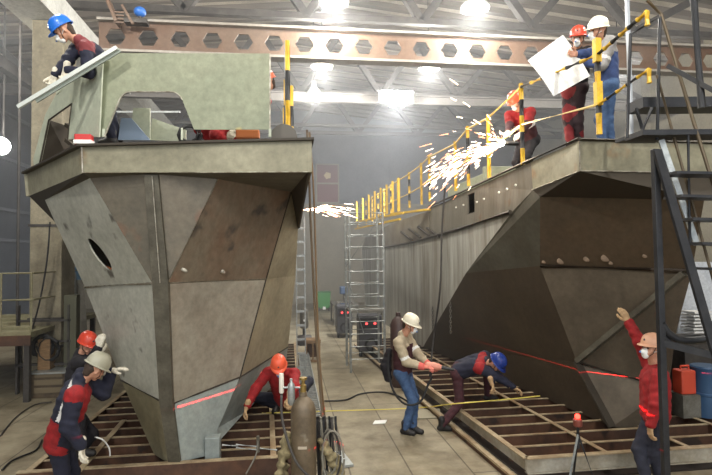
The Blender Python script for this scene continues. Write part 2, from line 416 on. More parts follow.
def seam(p, q, r=.012, m=None, name='weld_seam', parent=None, n=None):
    pts = p if isinstance(p, list) else [p, q]
    return MB().tube(pts, r, n=6).build(name, m or M_weld, parent, smooth=True)
# ---------- left hull
DZ = 3.87
R, Lc, LL = atz(308, 139.5, DZ), atz(82, 146, DZ), atz(27, 173, DZ)
dep = lambda p: (p-CAM).dot(FW)
Rb, Lb, LLb = at(308, 172, dep(R)), at(83, 173, dep(Lc)), at(29, 196, dep(LL))
back = V((0, 9, 0))
ha = empty('boat_hull', V((-1.9, 6, .3)), 'blunt bowed steel hull on the left with its stem facing us', 'hull')
# gunwale band: front, left chamfer, sides
MB().plate([R, Lc, Lb, Rb], .04).build('gunwale_plate', M_h_band, ha)
MB().plate([Lc, LL, LLb, Lb], .04).build('gunwale_plate', M_h_band, ha)
MB().plate([LL, LL+back, LLb+back, LLb], .04).build('gunwale_plate', M_h_band, ha)
MB().plate([R, R+back, Rb+back, Rb], .04, away=V((-2, 8, 3))).build('gunwale_plate', M_h_band, ha)
o = MB(); up = V((0, 0, .012))
dk = [R+V((.06, -.06, 0)), Lc+V((-.03, -.06, 0)), LL+V((-.06, -.03, 0)), LL+back, R+back+V((.06, 0, 0))]
o.add([p+up for p in dk]+[p-up for p in dk], [(0, 1, 2, 3, 4), (9, 8, 7, 6, 5)]+[(i, i+5, (i+1) % 5+5, (i+1) % 5) for i in range(5)])
o.build('deck', M_h_edge, ha)
def onplane(px, py, a, b, c):
    n = (b-a).cross(c-a); r = ray(px, py); return CAM+r*((a-CAM).dot(n)/r.dot(n))
T2 = at(90, 178, 5.75); _s, _a = at(152, 283, 5.76), at(85, 287, 7.1)
T1 = onplane(45, 200, T2, _s, _a)
TS0, TS1 = at(144, 174.5, 5.62), at(158, 174.5, 5.60)
T4 = at(291, 192, 6.9); T3 = onplane(218, 179, T4, at(266, 279, 7.2), at(168, 283, 5.76))
SL = onplane(55, 222, T2, _s, _a)
print('depths', [round((p-CAM).dot(FW), 2) for p in (T1, T3, SL)])
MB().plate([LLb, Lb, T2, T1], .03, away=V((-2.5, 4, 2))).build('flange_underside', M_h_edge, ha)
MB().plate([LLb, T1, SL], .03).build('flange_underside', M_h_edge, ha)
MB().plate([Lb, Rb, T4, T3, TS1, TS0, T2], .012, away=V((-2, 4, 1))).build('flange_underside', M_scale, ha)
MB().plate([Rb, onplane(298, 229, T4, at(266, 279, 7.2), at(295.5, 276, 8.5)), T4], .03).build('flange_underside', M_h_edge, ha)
# stem bar
stem = [(144, 158, 174.5, 5.6), (152, 168, 283, 5.75), (159, 172, 400, 5.98), (168, 180, 462, 6.12)]
b = MB()
for i in range(3):
    a0, a1, ay, ad = stem[i]; b0, b1, by, bd = stem[i+1]
    b.plate([at(a0, ay, ad-.03), at(a1, ay, ad-.03), at(b1, by, bd-.03), at(b0, by, bd-.03)], .07)
b.build('stem_bar', M_scale, ha)
S1l, S1r = at(152, 283, 5.76), at(168, 283, 5.76)
S2l, S2r = at(159, 400, 6.0), at(172, 404, 6.0)
S3l, S3r = at(168, 463, 6.13), at(180, 462, 6.13)
A1 = at(85, 287, 7.1)
# plate with oval hole: built as a ring of quads round the ellipse
def holed(outer, cx, cy, la, lb, ang, t, name, m, parent):
    """plate polygon with an oval opening; centre, half axes and tilt measured on the plate as seen"""
    p0, p1, p2 = outer[1], outer[2], outer[3]; nrm = (p1-p0).cross(p2-p0).normalized()
    if nrm.dot(p0-CAM) < 0: nrm.negate()
    N = 32; ring = []; ca, sa = math.cos(ang), math.sin(ang)
    for i in range(N):
        a = 2*math.pi*i/N; u, w_ = la*math.cos(a), lb*math.sin(a)
        ring.append(onplane(cx+u*ca-w_*sa, cy+u*sa+w_*ca, p0, p1, p2))
    uu = (p1-p0).normalized(); vv = uu.cross(nrm); f2 = lambda p: V(((p-p0).dot(uu), (p-p0).dot(vv), 0))
    tris = tessellate_polygon([[f2(p) for p in outer], [f2(p) for p in ring]])
    al = outer+ring; k = len(al); no = len(outer)
    fs = [tuple(q) for q in tris]+[tuple(i+k for i in q) for q in tris]
    fs += [(no+i, no+(i+1) % N, k+no+(i+1) % N, k+no+i) for i in range(N)]
    return MB().add(al+[p+nrm*t for p in al], fs).build(name, m, parent)
f1 = [T1, T2, S1l, A1, at(55, 222, 7.5)]
# plane fit: upper triangle plate (left) and middle triangle are separate facets
holed([T1, T2, S1l, A1, SL], 99.7, 254.5, 19.5, 4.6, math.radians(54), .02, 'hull_plate', M_h_light, ha)
MB().plate([T1+V((.3,.5,0)), at(120, 215, 7), at(135, 290, 7), A1+V((.3,.4,0))], .02).build('inner_bulkhead', M_h_edge, ha)
MB().bar(at(104, 266, 6.75), at(112, 269, 6.6), .02, .02).build('inner_bracket', mat('primer_orange', (190, 120, 80), .5), ha)
MB().plate([T2, TS0, S1l], .02).build('hull_plate', M_h_mid, ha)
MB().plate([TS1, T3, S1r], .02).build('hull_plate', M_h_mid, ha)
B1 = at(266, 279, 7.2)
MB().plate([T3, T4, B1, S1r], .02).build('hull_plate', M_h_rust, ha)
B3 = at(295.5, 276, 8.5); B2 = onplane(298, 229, T4, B1, B3)
D1 = onplane(240, 377, S1r, B1, S2r); D0 = onplane(197, 394, S1r, B1, S2r); B4 = onplane(288, 347, B1, B3, D1)
print('depths', [round((p-CAM).dot(FW), 2) for p in (B2, D1, D0, B4)])
MB().plate([T4, B2, B3, B1], .02).build('hull_plate', M_h_tan, ha)
C1 = onplane(121, 380, A1, S1l, S2l); print('C1', (C1-CAM).dot(FW))
MB().plate([A1, S1l, S2l, C1], .02).build('hull_plate', M_h_light, ha)
MB().plate([S1r, B1, D1, D0, S2r], .02).build('hull_plate', hullmat('grey_lower_plate', (162, 156, 142), (140, 130, 116), 1.1), ha)
MB().plate([B1, B3, B4, D1], .02).build('hull_plate', M_h_tan, ha)
E1, E2 = at(141, 425, 6.8), at(154, 454, 6.4)
MB().plate([C1, S2l, S3l, E2, E1], .02).build('hull_plate', hullmat('olive_lower_plate', (150, 144, 118), (124, 116, 92), 1.3), ha)
F1, F2, F3 = at(206, 456, 6.3), at(245, 412, 7.8), at(284, 376, 9.3)
G1 = at(208, 434, 6.62)
MB().plate([S2r, D0, D1, G1, F1, S3r], .02).build('hull_plate', M_h_blue, ha)
MB().plate([D1, B4, F3, F2, G1], .02).build('hull_plate', M_h_blue, ha)
MB().plate([G1, F2, F1], .02).build('hull_plate', M_h_blue, ha)
# sides running back, bottom
sl = [LLb, SL, A1, C1, E1, E2, S3l]
bk = V((.0, 7.5, 0))
b = MB(); n_ = len(sl); b.add(sl+[p+bk for p in sl], [(i, i+1, i+1+n_, i+n_) for i in range(n_-1)]); b.build('side_plating', M_h_mid, ha)
sr = [Rb, B2, B3, B4, F3, F2, F1, S3r]; bk2 = V((-.15, 6.5, 0))
b = MB(); n_ = len(sr); b.add(sr+[p+bk2 for p in sr], [(i, i+1, i+1+n_, i+n_) for i in range(n_-1)]); b.build('side_plating', M_h_mid, ha)
# seams
seam([A1+V((0,-.01,0)), S1l+V((0,-.01,0))], None, .016, parent=ha)
seam([S1r, B1+V((0, -.01, 0))], None, .008, parent=ha)
seam([T3, S1r+V((0, -.01, 0))], None, .006, parent=ha)
seam([at(152, 176, 5.55), at(160, 283, 5.69), at(171, 462, 6.07)][:2], None, .004, parent=ha)
seam([T4, B1, D1, G1], None, .012, M_h_edge, parent=ha)
seam([C1, S2l], None, .012, M_h_edge, parent=ha)
seam([S2r, D0, D1, B4], None, .012, M_h_edge, parent=ha)
seam([Lc+V((0, -.01, 0)), Lb+V((0, -.01, 0))], None, .008, parent=ha)
seam([Lb+V((0, -.01, 0)), at(195, 172.5, dep(R)+.05), Rb+V((0, -.01, 0))], None, .006, parent=ha)
for (x, y, d, r_) in ((215, 182, 5.9, .05), (184, 270, 5.85, .045), (221, 271, 6.4, .06), (100, 186, 5.85, .05)):
    MB().ball(at(x, y, d), r_, .015, r_*.5, n=10, M=Matrix.Rotation(.5, 3, 'Y')).build('paint_patch', M_weld, ha)

# ---------- wheelhouse panels on the left hull
M_cab = mat('primer_green_sheet', (148, 152, 128), .55, .05, (134, 140, 118), 1.8, spots=((178, 164, 112), 3, .68), bump=.04)
M_cab_l = mat('lightened_primer_sheet', (186, 192, 172), .55, .05, (168, 174, 156), 1.5)  # side sheet colour lightened to read as lit
wh = empty('wheelhouse_shell', at(190, 138, 5.9), 'unfinished green grey wheelhouse shell standing on the left hull deck', 'wheelhouse')
dF = 6.0
def roundpts(c, s, e, r, n=5):
    c, s, e = [V((*q, 0)) for q in (c, s, e)]
    a = c+(s-c).normalized()*r; b_ = c+(e-c).normalized()*r
    return [((1-t)**2*a+2*(1-t)*t*c+t*t*b_) for t in [i/n for i in range(n+1)]]
# front sheet, in the plane at depth dF: outline with the window cut open to the deck
ol = [(103, 53), (99, 137), (104.5, 137)]
ol += [(q.x, q.y) for q in roundpts((123, 92), (104.5, 137), (178, 92), 9)]
ol += [(q.x, q.y) for q in roundpts((179, 92), (123, 92), (194, 129.5), 9)]
ol += [(194, 129.5), (270, 129.5), (270, 53.5)]
def front(px, py): return at(px, py, dF-(px-190)*.0008)
from mathutils.geometry import tessellate_polygon
def flat_poly(pts2, fn, t, name, m, parent, away=None):
    pts = [fn(*p) for p in pts2]; n = len(pts)
    tris = tessellate_polygon([[V((p[0], p[1], 0)) for p in pts2]])
    nrm = (pts[1]-pts[0]).cross(pts[-1]-pts[0]).normalized()
    if nrm.dot(pts[0]-CAM) < 0: nrm.negate()
    back_ = [p+nrm*t for p in pts]
    fs = [tuple(q) for q in tris]+[tuple(k+n for k in q) for q in tris]+[(i, (i+1) % n, (i+1) % n+n, i+n) for i in range(n)]
    return MB().add(pts+back_, fs).build(name, m, parent)
flat_poly(ol, front, .015, 'front_sheet', M_cab, wh)
# bright window rim
rim = [front(*p)+V((0, -.01, 0)) for p in ol[2:-2]]
MB().tube(rim[:-1], .008, n=6).build('window_rim', M_weld, wh)
seam([front(270, 53.5), front(270, 129.5)], None, .008, name='edge', parent=wh)
seam([front(103, 53), front(99, 137)], None, .006, name='edge', parent=wh)
# strip at left of the front sheet, then the side sheet that turns away
def side(px, py): return at(px, py, 6.02+(99-px)*.016)
so = [(103, 53), (99, 137), (84, 137), (76, 143), (68, 139), (72, 103.5), (49, 120), (37, 158), (32, 166), (30, 160), (48, 110), (60, 88), (116, 53)]
so2 = [(103, 53), (99, 137), (84, 137), (68, 139.5), (72, 103.5), (49, 120), (40, 163), (34, 166), (33, 160), (45, 115), (57, 92)]
flat_poly(so2, side, .015, 'side_sheet', M_cab_l, wh)
MB().tube([side(68, 139.5), side(72, 103.5), side(49, 120), side(40, 163)], .012, n=6).build('window_rim', M_h_edge, wh)
MB().plate([side(49, 120), side(40, 163), side(48, 158)+V((.1, .5, 0)), side(52, 119)+V((.1, .5, 0))], .02).build('inner_frame', M_h_edge, wh)
for a, c in (((55, 118), (72, 131)), ((60, 112), (72, 124)), ((55, 134), (70, 146))):
    MB().bar(side(*a)+V((0, .35, 0)), side(*c)+V((0, .35, 0)), .05, .05).build('inner_frame', M_h_edge, wh)
# back wall of the wheelhouse frame and roof edge members
MB().bar(side(57, 93), front(103, 53)+V((0, .05, 0)), .03, .05).build('top_rail', M_cab_l, wh)
for x in (270, 104):
    MB().bar(front(x, 137), front(x, 129), .03, .03).build('foot', M_cab_l, wh)
MB().bar(front(212-30, 140), front(212-30, 128), .02, .02).build('foot', M_cab_l, wh)
# gusset plates inside the window
MB().plate([at(118, 140, 6.7), at(121, 118, 6.7), at(131, 118, 6.7), at(150, 140, 6.7)], .02).build('inner_gusset', mat('blue_grey_sheet', (120, 136, 158), .5), wh)
MB().plate([at(131, 140, 6.9), at(133, 108, 6.9), at(150, 108, 6.9), at(150, 140, 6.9)], .02).build('inner_gusset', M_cab_l, wh)
MB().plate([at(150, 140, 7.2), at(152, 118, 7.2), at(186, 130, 7.2), at(186, 142, 7.2)], .02).build('inner_gusset', M_cab_l, wh)
MB().bar(at(113, 112, 8.5), at(180, 112, 8.5), .03, .03).build('inner_rail', M_galv, wh)
# board the man sets on the slanted edge
b = MB(); P, Q = at(18, 107, 5.85), at(117, 47.5, 5.85)
b.bar(P, Q, .03, .045)
brd = b.build('cover_strip', mat('bright_strip', (206, 212, 206), .4, .2)); tag(brd, 'long pale metal strip laid along the slanted top edge of the wheelhouse', 'metal strip')
MB().bar(at(36, 101, 5.87), at(120, 50, 5.87), .015, .05).build('underside_bar', mat('strip_underside_shade', (130, 138, 130), .5, .2), brd)  # darker copy of the strip, its underside shade put in the colour

# clutter seen below the wheelhouse sheet
def clutter():
    t = empty('cable_reel', at(284, 137, 6.1), 'dark half round reel on deck beside the yellow posts', 'reel')
    c = at(284, 138, 6.15)
    MB().lathe(c+V((0, -.05, 0)), V((0, 1, 0)), [(.155, 0), (.155, .03), (.08, .04), (.08, .12), (.155, .13), (.155, .16)], n=28).build('drum', mat('reel_grey', (88, 84, 78), .7), t, smooth=True)
    t = empty('hose_coil', at(187, 136, 6.1), 'black curled hose lying on deck at the lower right window corner', 'hose')
    c = at(189, 134, 6.15); b = MB()
    for k in range(3): b.tube([c+V((math.cos(a/10*math.pi*2)*(.1+.02*k), .03*k, math.sin(a/10*math.pi*2)*(.09+.02*k))) for a in range(11)], .014, n=6)
    b.build('loops', M_blkrub, t, smooth=True)
    o = MB().obox(at(84, 140, 5.95), V((.09, 0, 0)), V((0, .05, 0)), V((0, 0, .06))).build('rag_box', mat('red_paint', (185, 40, 38), .5), bevel=.01)
    MB().obox(at(84, 142.5, 5.94), V((.095, 0, 0)), V((0, .055, 0)), V((0, 0, .022))).build('white_band', M_white, o)
    tag(o, 'small red and white box on the left hull deck corner', 'box')
    tag(MB().obox(at(248, 135, 6.3), V((.14, 0, 0)), V((0, .08, 0)), V((0, 0, .055))).build('orange_case', mat('orange_case', (190, 110, 60), .6), bevel=.02), 'orange brown case on deck under the wheelhouse front sheet', 'case')
clutter()

# ---------- right hull
HZ = 3.95
tops = [atz(712+40, 143.5, HZ), atz(579, 140.5, HZ), atz(531, 162, HZ)]
XS = tops[2].x
def onX(px, py, dx=0.0): return atx(px, py, XS+dx)
hb = empty('boat_hull', V((4.8, 8, .3)), 'longer steel hull on the right with railing on deck and dark raked bow', 'hull')
E0, C0, K0 = tops
E0 = C0+V((2.6, .1, 0)); 
K1 = onX(463, 193); K2 = onX(443, 203); K3 = onX(430, 207.5); K3b = onX(429, 211); K4 = onX(395, 222); K5 = onX(366, 236)
E0b, C0b, K0b = at(0, 0, 1), at(579.5, 171, dep(C0)), at(533, 190, dep(K0))
E0b = E0-V((0, 0, (C0-C0b).z))
MB().plate([E0, C0, C0b, E0b], .04).build('gunwale_plate', M_h_band, hb)
MB().plate([C0, K0, K0b, C0b], .04).build('gunwale_plate', M_h_band, hb)
M_bside = mat('streaked_grey_plate', (176, 176, 168), .5, .15, (122, 116, 104), 1.6, stretch=(1, 2.4, .22), bump=.05)
M_bside2 = mat('streaked_tan_plate', (118, 114, 104), .5, .15, (94, 88, 76), 1.6, stretch=(1, 1.6, .3), spots=((104, 82, 62), 1.6, .64))
ch0, ch1, ch2, ch3 = onX(512, 212), onX(460, 229), onX(409, 243), onX(384, 247.5)
ch4 = onX(362, 250)
# upper strake (three plates) with the slot opening between
MB().plate([K0, onX(476, 187), onX(476, 223.5), ch0, K0b], .04).build('side_plate', M_bside2, hb)
MB().plate([onX(476, 187), onX(474.5, 188), onX(474.5, 212), onX(467, 214.5), onX(467, 226.5), onX(476, 223.5)], .04).build('side_plate', M_bside2, hb)
MB().plate([onX(467, 191), K1, K2, K3, onX(429, 238), onX(467, 226.5)], .04).build('side_plate', M_bside2, hb)
MB().plate([onX(474.5, 192), onX(467, 195), onX(467, 191), onX(474.5, 188)], .04).build('side_plate', M_bside2, hb)
MB().plate([K3b, K4, K5, ch4, ch3, ch2, onX(429, 238)], .04).build('side_plate', hullmat('sooty_side', (138, 132, 118), (108, 98, 84), 1.5), hb)
# lower strake
dg = [K0b, ch0, onX(466, 273), onX(423, 347)]
bt = [onX(405, 337), onX(385, 324), onX(366, 312)]
MB().plate([ch0, ch1, ch2, ch3, ch4]+bt[::-1]+[dg[3], dg[2]], .04).build('side_plate', M_bside, hb)
# dark raked bow
H1, H2 = at(540, 197, 7.15), at(704, 200, 6.9)
J0, J1, J2, J3 = dg[2], at(540, 266, 8.1), at(650, 270, 7.3), at(692, 271, 7.1)
Kn, Kr = at(577, 362, 7.75), at(668, 388, 6.95)
J1 = onplane(540, 266, J0, Kn, onX(423, 347)); print('J1', (J1-CAM).dot(FW))
J3 = onplane(692, 271, J1, Kn, Kr); J2 = onplane(650, 269.5, J1, Kn, Kr); Kr2 = onplane(676, 330, J1, Kn, Kr)
Hm = onplane(640, 199, H1, J1, J2); H2 = onplane(704, 200, H1, J1, J2); print('H', (Hm-CAM).dot(FW), (H2-CAM).dot(FW))
print('depths B', [round((p-CAM).dot(FW), 2) for p in (J2, J3, Kr2)])
Bt = [dg[3], at(500, 378, 10.2), at(560, 405, 8.35), at(612, 427, 7.25), at(655, 436, 7.1)]
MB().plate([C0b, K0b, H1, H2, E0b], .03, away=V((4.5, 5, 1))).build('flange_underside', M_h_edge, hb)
Mg = hullmat('dull_grey_bow_plate', (92, 90, 80), (76, 72, 62), 1.3)
MB().plate([K0b, H1, J1, J0, ch0], .03).build('bow_plate', Mg, hb)
M_bl2 = hullmat('brown_black_bow_plate', (72, 62, 50), (60, 51, 42), 1.0)
M_bl = hullmat('lower_bow_plate', (90, 81, 68), (74, 66, 55), 1.2, spots=((70, 60, 50), 1.4, .6))
M_bm = hullmat('brown_bow_plate', (86, 72, 56), (76, 66, 54), 1.2, spots=((98, 76, 58), 1.2, .62))
MB().plate([H1, Hm, J2, J1], .03).build('bow_plate', M_bm, hb)
MB().plate([Hm, H2, J3, J2], .03).build('bow_plate', M_bm, hb)
MB().plate([J0, J1, Kn, dg[3]], .03).build('bow_plate', M_bl2, hb)
MB().plate([J1, J2, Kn], .03).build('bow_plate', M_bl, hb)
MB().plate([J2, J3, Kr2, Kr, Kn], .03).build('bow_plate', M_bl, hb)
MB().plate([dg[3], Kn, Bt[3], Bt[2], Bt[1]], .03).build('bow_plate', M_bl2, hb)
MB().plate([Kn, Kr, Bt[4], Bt[3]], .03).build('bow_plate', M_bl, hb)
# far sides and deck
bb = V((0, 16, 0)); sR = [E0, E0b, H2, J3, Kr2, Kr, Bt[4]]; n_ = len(sR)
b = MB(); b.add(sR+[p+bb for p in sR], [(i, i+1, i+1+n_, i+n_) for i in range(n_-1)]); b.build('side_plating', M_h_dark, hb)
dk = [C0, K0, K1, K2, K3, onX(429, 207.5)+V((3.2, 0, 0)), E0+V((0, 8, 0)), E0]
b = MB(); b.add([p-V((0, 0, .02)) for p in dk], [tuple(range(len(dk)))]); b.build('deck', M_h_edge, hb)
# details
seam([C0+V((-.01, -.02, .02)), K0+V((-.03, 0, .02)), K1+V((-.03, 0, .02)), K3+V((-.03, 0, .02))], None, .02, M_h_edge, 'deck_edge', hb)
seam([C0+V((-.01, -.02, .01)), E0+V((0, -.02, .01))], None, .02, M_h_edge, 'deck_edge', hb)
seam([C0+V((0, -.01, 0)), C0b+V((0, -.01, 0))], None, .008, parent=hb)
seam([K0b+V((-.02, -.01, 0)), C0b+V((0, -.02, 0)), E0b+V((0, -.02, 0))], None, .008, parent=hb)
seam([p+V((-.03, 0, 0)) for p in (ch0, ch1, ch2, ch3)], None, .035, M_h_edge, 'rubbing_strake', hb)
seam([J1+V((0, -.02, 0)), J2+V((0, -.02, 0)), J3+V((0, -.02, 0))], None, .028, M_h_dark, 'knuckle_bar', hb)
seam([J1+V((0, -.03, .04)), J2+V((0, -.03, .04))], None, .007, parent=hb)
seam([Kn+V((0, -.03, 0)), Kr+V((0, -.03, 0))], None, .02, M_h_edge, 'chine_bar', hb)
MB().bar(at(577, 362, 7.7), at(612, 427, 7.18), .13, .03).build('stem_bar', M_h_edge, hb)
sb0, sb1 = onplane(576, 360, J1, Kn, Kr)-FW*.06, onplane(681, 273, J1, Kn, Kr)-FW*.06
MB().bar(sb0, sb1, .12, .07).build('stiffener_bar', M_scale, hb)
seam([sb0-FW*.06+V((0, 0, .05)), sb1-FW*.06+V((0, 0, .05))], None, .008, M_scale, 'weld_seam', hb)
_pl = lambda x, y: onplane(x, y, H1, J1, J2)
for (x, y, d, r_) in ((561, 261, 7.7, .07), (587, 259, 7.5, .06), (606, 258, 7.3, .08), (611, 263, 7.3, .04), (544, 262, 7.9, .04), (645, 256, 7.0, .04)):
    MB().ball(_pl(x, y), r_, .02, r_*.7, n=10).build('paint_patch', mat('bare_patch', (128, 108, 88), .7), hb)
for (x, y) in ((456, 207.5), (463.5, 205), (477, 202), (484, 199), (499, 192.5), (507, 189), (515.7, 185)):
    MB().ball(onX(x, y, -.01), .02, n=8).build('light_dot', mat('light_dot_white', (235, 235, 225), .5), hb)  # pale balls whose colour stands for white dots of light
for k, (x, y) in enumerate(((401, 232), (409, 229), (418, 227), (427, 228))):
    MB().bar(onX(x, y, -.03), onX(x+12, y+9, -.03), .05, .05).build('stiffener', M_h_edge, hb)
MB().box(onX(474.5, 192, .5)-V((0, .0, 0)), onX(467, 214.5, .6)).build('slot_back', M_h_edge, hb)
# deck house bits on the right hull
tag(MB().box((XS+.4, 9.6, HZ), (XS+1.2, 9.75, HZ+.42)).box((XS+.4, 9.75, HZ+.05), (XS+.5, 12.0, HZ+.3)).build('steel_coaming', M_cab, bevel=.01), 'pale green coaming on deck behind the sparks', 'coaming')
# ================================================================== people: implicit surfaces meshed by surface nets
def nets(fn, lo, hi, h):
    lo = np.array(lo)-h*2; hi = np.array(hi)+h*2
    n = np.maximum(((hi-lo)/h).astype(int)+2, 4)
    ax = [lo[i]+h*np.arange(n[i]) for i in range(3)]
    X, Y, Z = np.meshgrid(*ax, indexing='ij')
    D = fn(X, Y, Z); S = D < 0
    c = [S[i:n[0]-1+i, j:n[1]-1+j, k:n[2]-1+k] for i in (0, 1) for j in (0, 1) for k in (0, 1)]
    cnt = sum(a.astype(int) for a in c); mask = (cnt > 0) & (cnt < 8)
    idx = -np.ones(mask.shape, int); idx[mask] = np.arange(mask.sum())
    I = np.argwhere(mask); acc = np.zeros((len(I), 3)); num = np.zeros(len(I))
    cor = [(i, j, k) for i in (0, 1) for j in (0, 1) for k in (0, 1)]
    for a in cor:
        for ax_ in range(3):
            if a[ax_] == 0:
                b = list(a); b[ax_] = 1
                da = D[I[:, 0]+a[0], I[:, 1]+a[1], I[:, 2]+a[2]]; db = D[I[:, 0]+b[0], I[:, 1]+b[1], I[:, 2]+b[2]]
                cr = (da < 0) != (db < 0); t = np.where(cr, da/np.where(cr, da-db, 1), 0)
                p = np.tile(np.array(a, float), (len(I), 1)); p[:, ax_] += t
                acc[cr] += p[cr]; num[cr] += 1
    vs = lo+h*(I+acc/num[:, None])
    fs = []
    for ax_ in range(3):
        u, v = [(1, 2), (2, 0), (0, 1)][ax_]
        sl = [slice(None)]*3; sl2 = [slice(None)]*3; sl[ax_] = slice(0, -1); sl2[ax_] = slice(1, None)
        A, B = S[tuple(sl)], S[tuple(sl2)]
        E = np.argwhere(A != B)
        E = E[(E[:, u] > 0) & (E[:, v] > 0) & (E[:, u] < n[u]-1) & (E[:, v] < n[v]-1)]
        if len(E) == 0: continue
        flip = A[E[:, 0], E[:, 1], E[:, 2]]
        def cell(du, dv):
            q = E.copy(); q[:, u] += du; q[:, v] += dv; return idx[q[:, 0], q[:, 1], q[:, 2]]
        q = np.stack([cell(-1, -1), cell(0, -1), cell(0, 0), cell(-1, 0)], 1)
        q[~flip] = q[~flip][:, ::-1]
        fs.append(q[(q >= 0).all(1)])
    return vs, np.concatenate(fs)
def caps_fn(caps, k=.02, noise=0.0, seed=0):
    """caps: (a, b, ra, rb)"""
    def fn(X, Y, Z):
        out = None
        for a, b, ra, rb in caps:
            a_, b_ = np.array(a), np.array(b); ab = b_-a_; L2 = max(float(ab @ ab), 1e-9)
            px, py, pz = X-a_[0], Y-a_[1], Z-a_[2]
            t = np.clip((px*ab[0]+py*ab[1]+pz*ab[2])/L2, 0, 1)
            d = np.sqrt((px-t*ab[0])**2+(py-t*ab[1])**2+(pz-t*ab[2])**2)-(ra+(rb-ra)*t)
            if out is None: out = d
            else:
                hh = np.clip(.5+.5*(out-d)/k, 0, 1); out = out*(1-hh)+d*hh-k*hh*(1-hh)
        if noise:
            s = seed*1.7
            out = out+noise*(np.sin(X*31+s+6*np.sin(Z*9+s))*np.sin(Z*38+2*s+4*np.sin(X*11+Y*9))*.6+np.sin(Z*61+X*23+Y*27+s)*.4)
        return out
    return fn
def caps_mesh(caps, h, k=.02, noise=0.0, seed=0):
    P = np.array([list(c[0]) for c in caps]+[list(c[1]) for c in caps]); r = np.array([max(c[2], c[3]) for c in caps]*2)[:, None]
    return nets(caps_fn(caps, k, noise, seed), (P-r-.02).min(0), (P+r+.02).max(0), h)
def nearest(vs, fs, caps):
    c = vs[fs].mean(1); best = None; D = []
    T = []
    for a, b, ra, rb in caps:
        a_, b_ = np.array(a), np.array(b); ab = b_-a_; L2 = max(float(ab @ ab), 1e-9)
        t = np.clip(((c-a_) @ ab)/L2, 0, 1); D.append(np.linalg.norm(c-a_-t[:, None]*ab, axis=1)-(ra+(rb-ra)*t)); T.append(t)
    D = np.array(D); k = D.argmin(0); return c, k, np.array(T)[k, np.arange(len(k))]
def mesh_obj(name, parts, mats, parent, org):
    """parts: list of (verts, faces, material indices)"""
    V_, F_, M_ = [], [], []; k = 0
    for vs, fs, mi in parts:
        V_.append(vs-np.array(org)); F_.append(fs+k); M_.append(np.broadcast_to(mi, (len(fs),))); k += len(vs)
    V_ = np.concatenate(V_); F_ = np.concatenate(F_); M_ = np.concatenate(M_)
    me = bpy.data.meshes.new(name); me.from_pydata(V_.tolist(), [], F_.tolist())
    for m in mats: me.materials.append(m)
    me.polygons.foreach_set('material_index', M_.astype(np.int32)); me.polygons.foreach_set('use_smooth', [True]*len(F_)); me.update()
    o = bpy.data.objects.new(name, me); COL.objects.link(o)
    if parent is not None: o.parent = parent
    else: o.location = org
    WP[o.name] = V(org)
    return o
def ik(a, tgt, l1, l2, pole):
    a, tgt = V(a), V(tgt); d = tgt-a; L = d.length
    if L > (l1+l2)*.995: tgt = a+d.normalized()*(l1+l2)*.995; d = tgt-a; L = d.length
    x = (l1*l1-l2*l2+L*L)/(2*L); y = math.sqrt(max(l1*l1-x*x, 0)); dn = d.normalized()
    p = V(pole); p = p-dn*p.dot(dn)
    if p.length < 1e-4: p = basis(dn)[0]
    return a+dn*x+p.normalized()*y, tgt
def hand_caps(wr, dirn, palm, right, curl=.8, s=1.0, fat=0.0):
    """wr wrist, dirn along the palm, palm = direction the palm faces, right = +1/-1 thumb side"""
    d = dirn.normalized(); pn = (palm-d*palm.dot(d)).normalized(); sd = d.cross(pn).normalized()*right
    caps = [(wr-d*.03, wr+d*.02, .027+fat, .028+fat)]
    spec = [(.030, .088, .078, .0095), (.010, .092, .088, .0098), (-.011, .088, .080, .0092), (-.030, .078, .062, .0082)]
    for off, pl, fl, r in spec:
        b0 = wr+sd*off*.6*s; k = wr+(d*pl+sd*off)*s
        caps.append((b0, k, (.014+fat), r+.003+fat))
        a1 = curl*.55; a2 = curl*1.35; a3 = curl*2.0
        def dd(a): return d*math.cos(a)+pn*math.sin(a)
        p1 = k+dd(a1)*fl*.45*s; p2 = p1+dd(a2)*fl*.32*s; p3 = p2+dd(a3)*fl*.26*s
        caps += [(k, p1, r+.001+fat, r+fat), (p1, p2, r+fat, r*.95+fat), (p2, p3, r*.95+fat, r*.8+fat)]
    t0 = wr+(d*.022+sd*.024)*s; t1 = t0+(d*.032+sd*.030+pn*.012)*s; t2 = t1+(d*.030+sd*.008+pn*.016*(1+curl))*s; t3 = t2+(d*.022+pn*.010*(1+curl)-sd*.004)*s
    caps += [(t0, t1, .016+fat, .013+fat), (t1, t2, .012+fat, .0105+fat), (t2, t3, .0105+fat, .009+fat)]
    return caps
SKIN = mat('skin', (196, 148, 122), .5, 0, (184, 132, 108), 14)
M_eye = mat('eye_dark', (40, 30, 28), .3); M_lip = mat('lip', (150, 86, 78), .5)
M_hair = mat('dark_hair', (48, 38, 32), .8, 0, (70, 54, 42), 60, stretch=(1, 1, 4))
M_glove = mat('white_glove', (222, 216, 200), .8, 0, (196, 190, 172), 20)
M_boot = mat('black_boot', (28, 26, 26), .6)
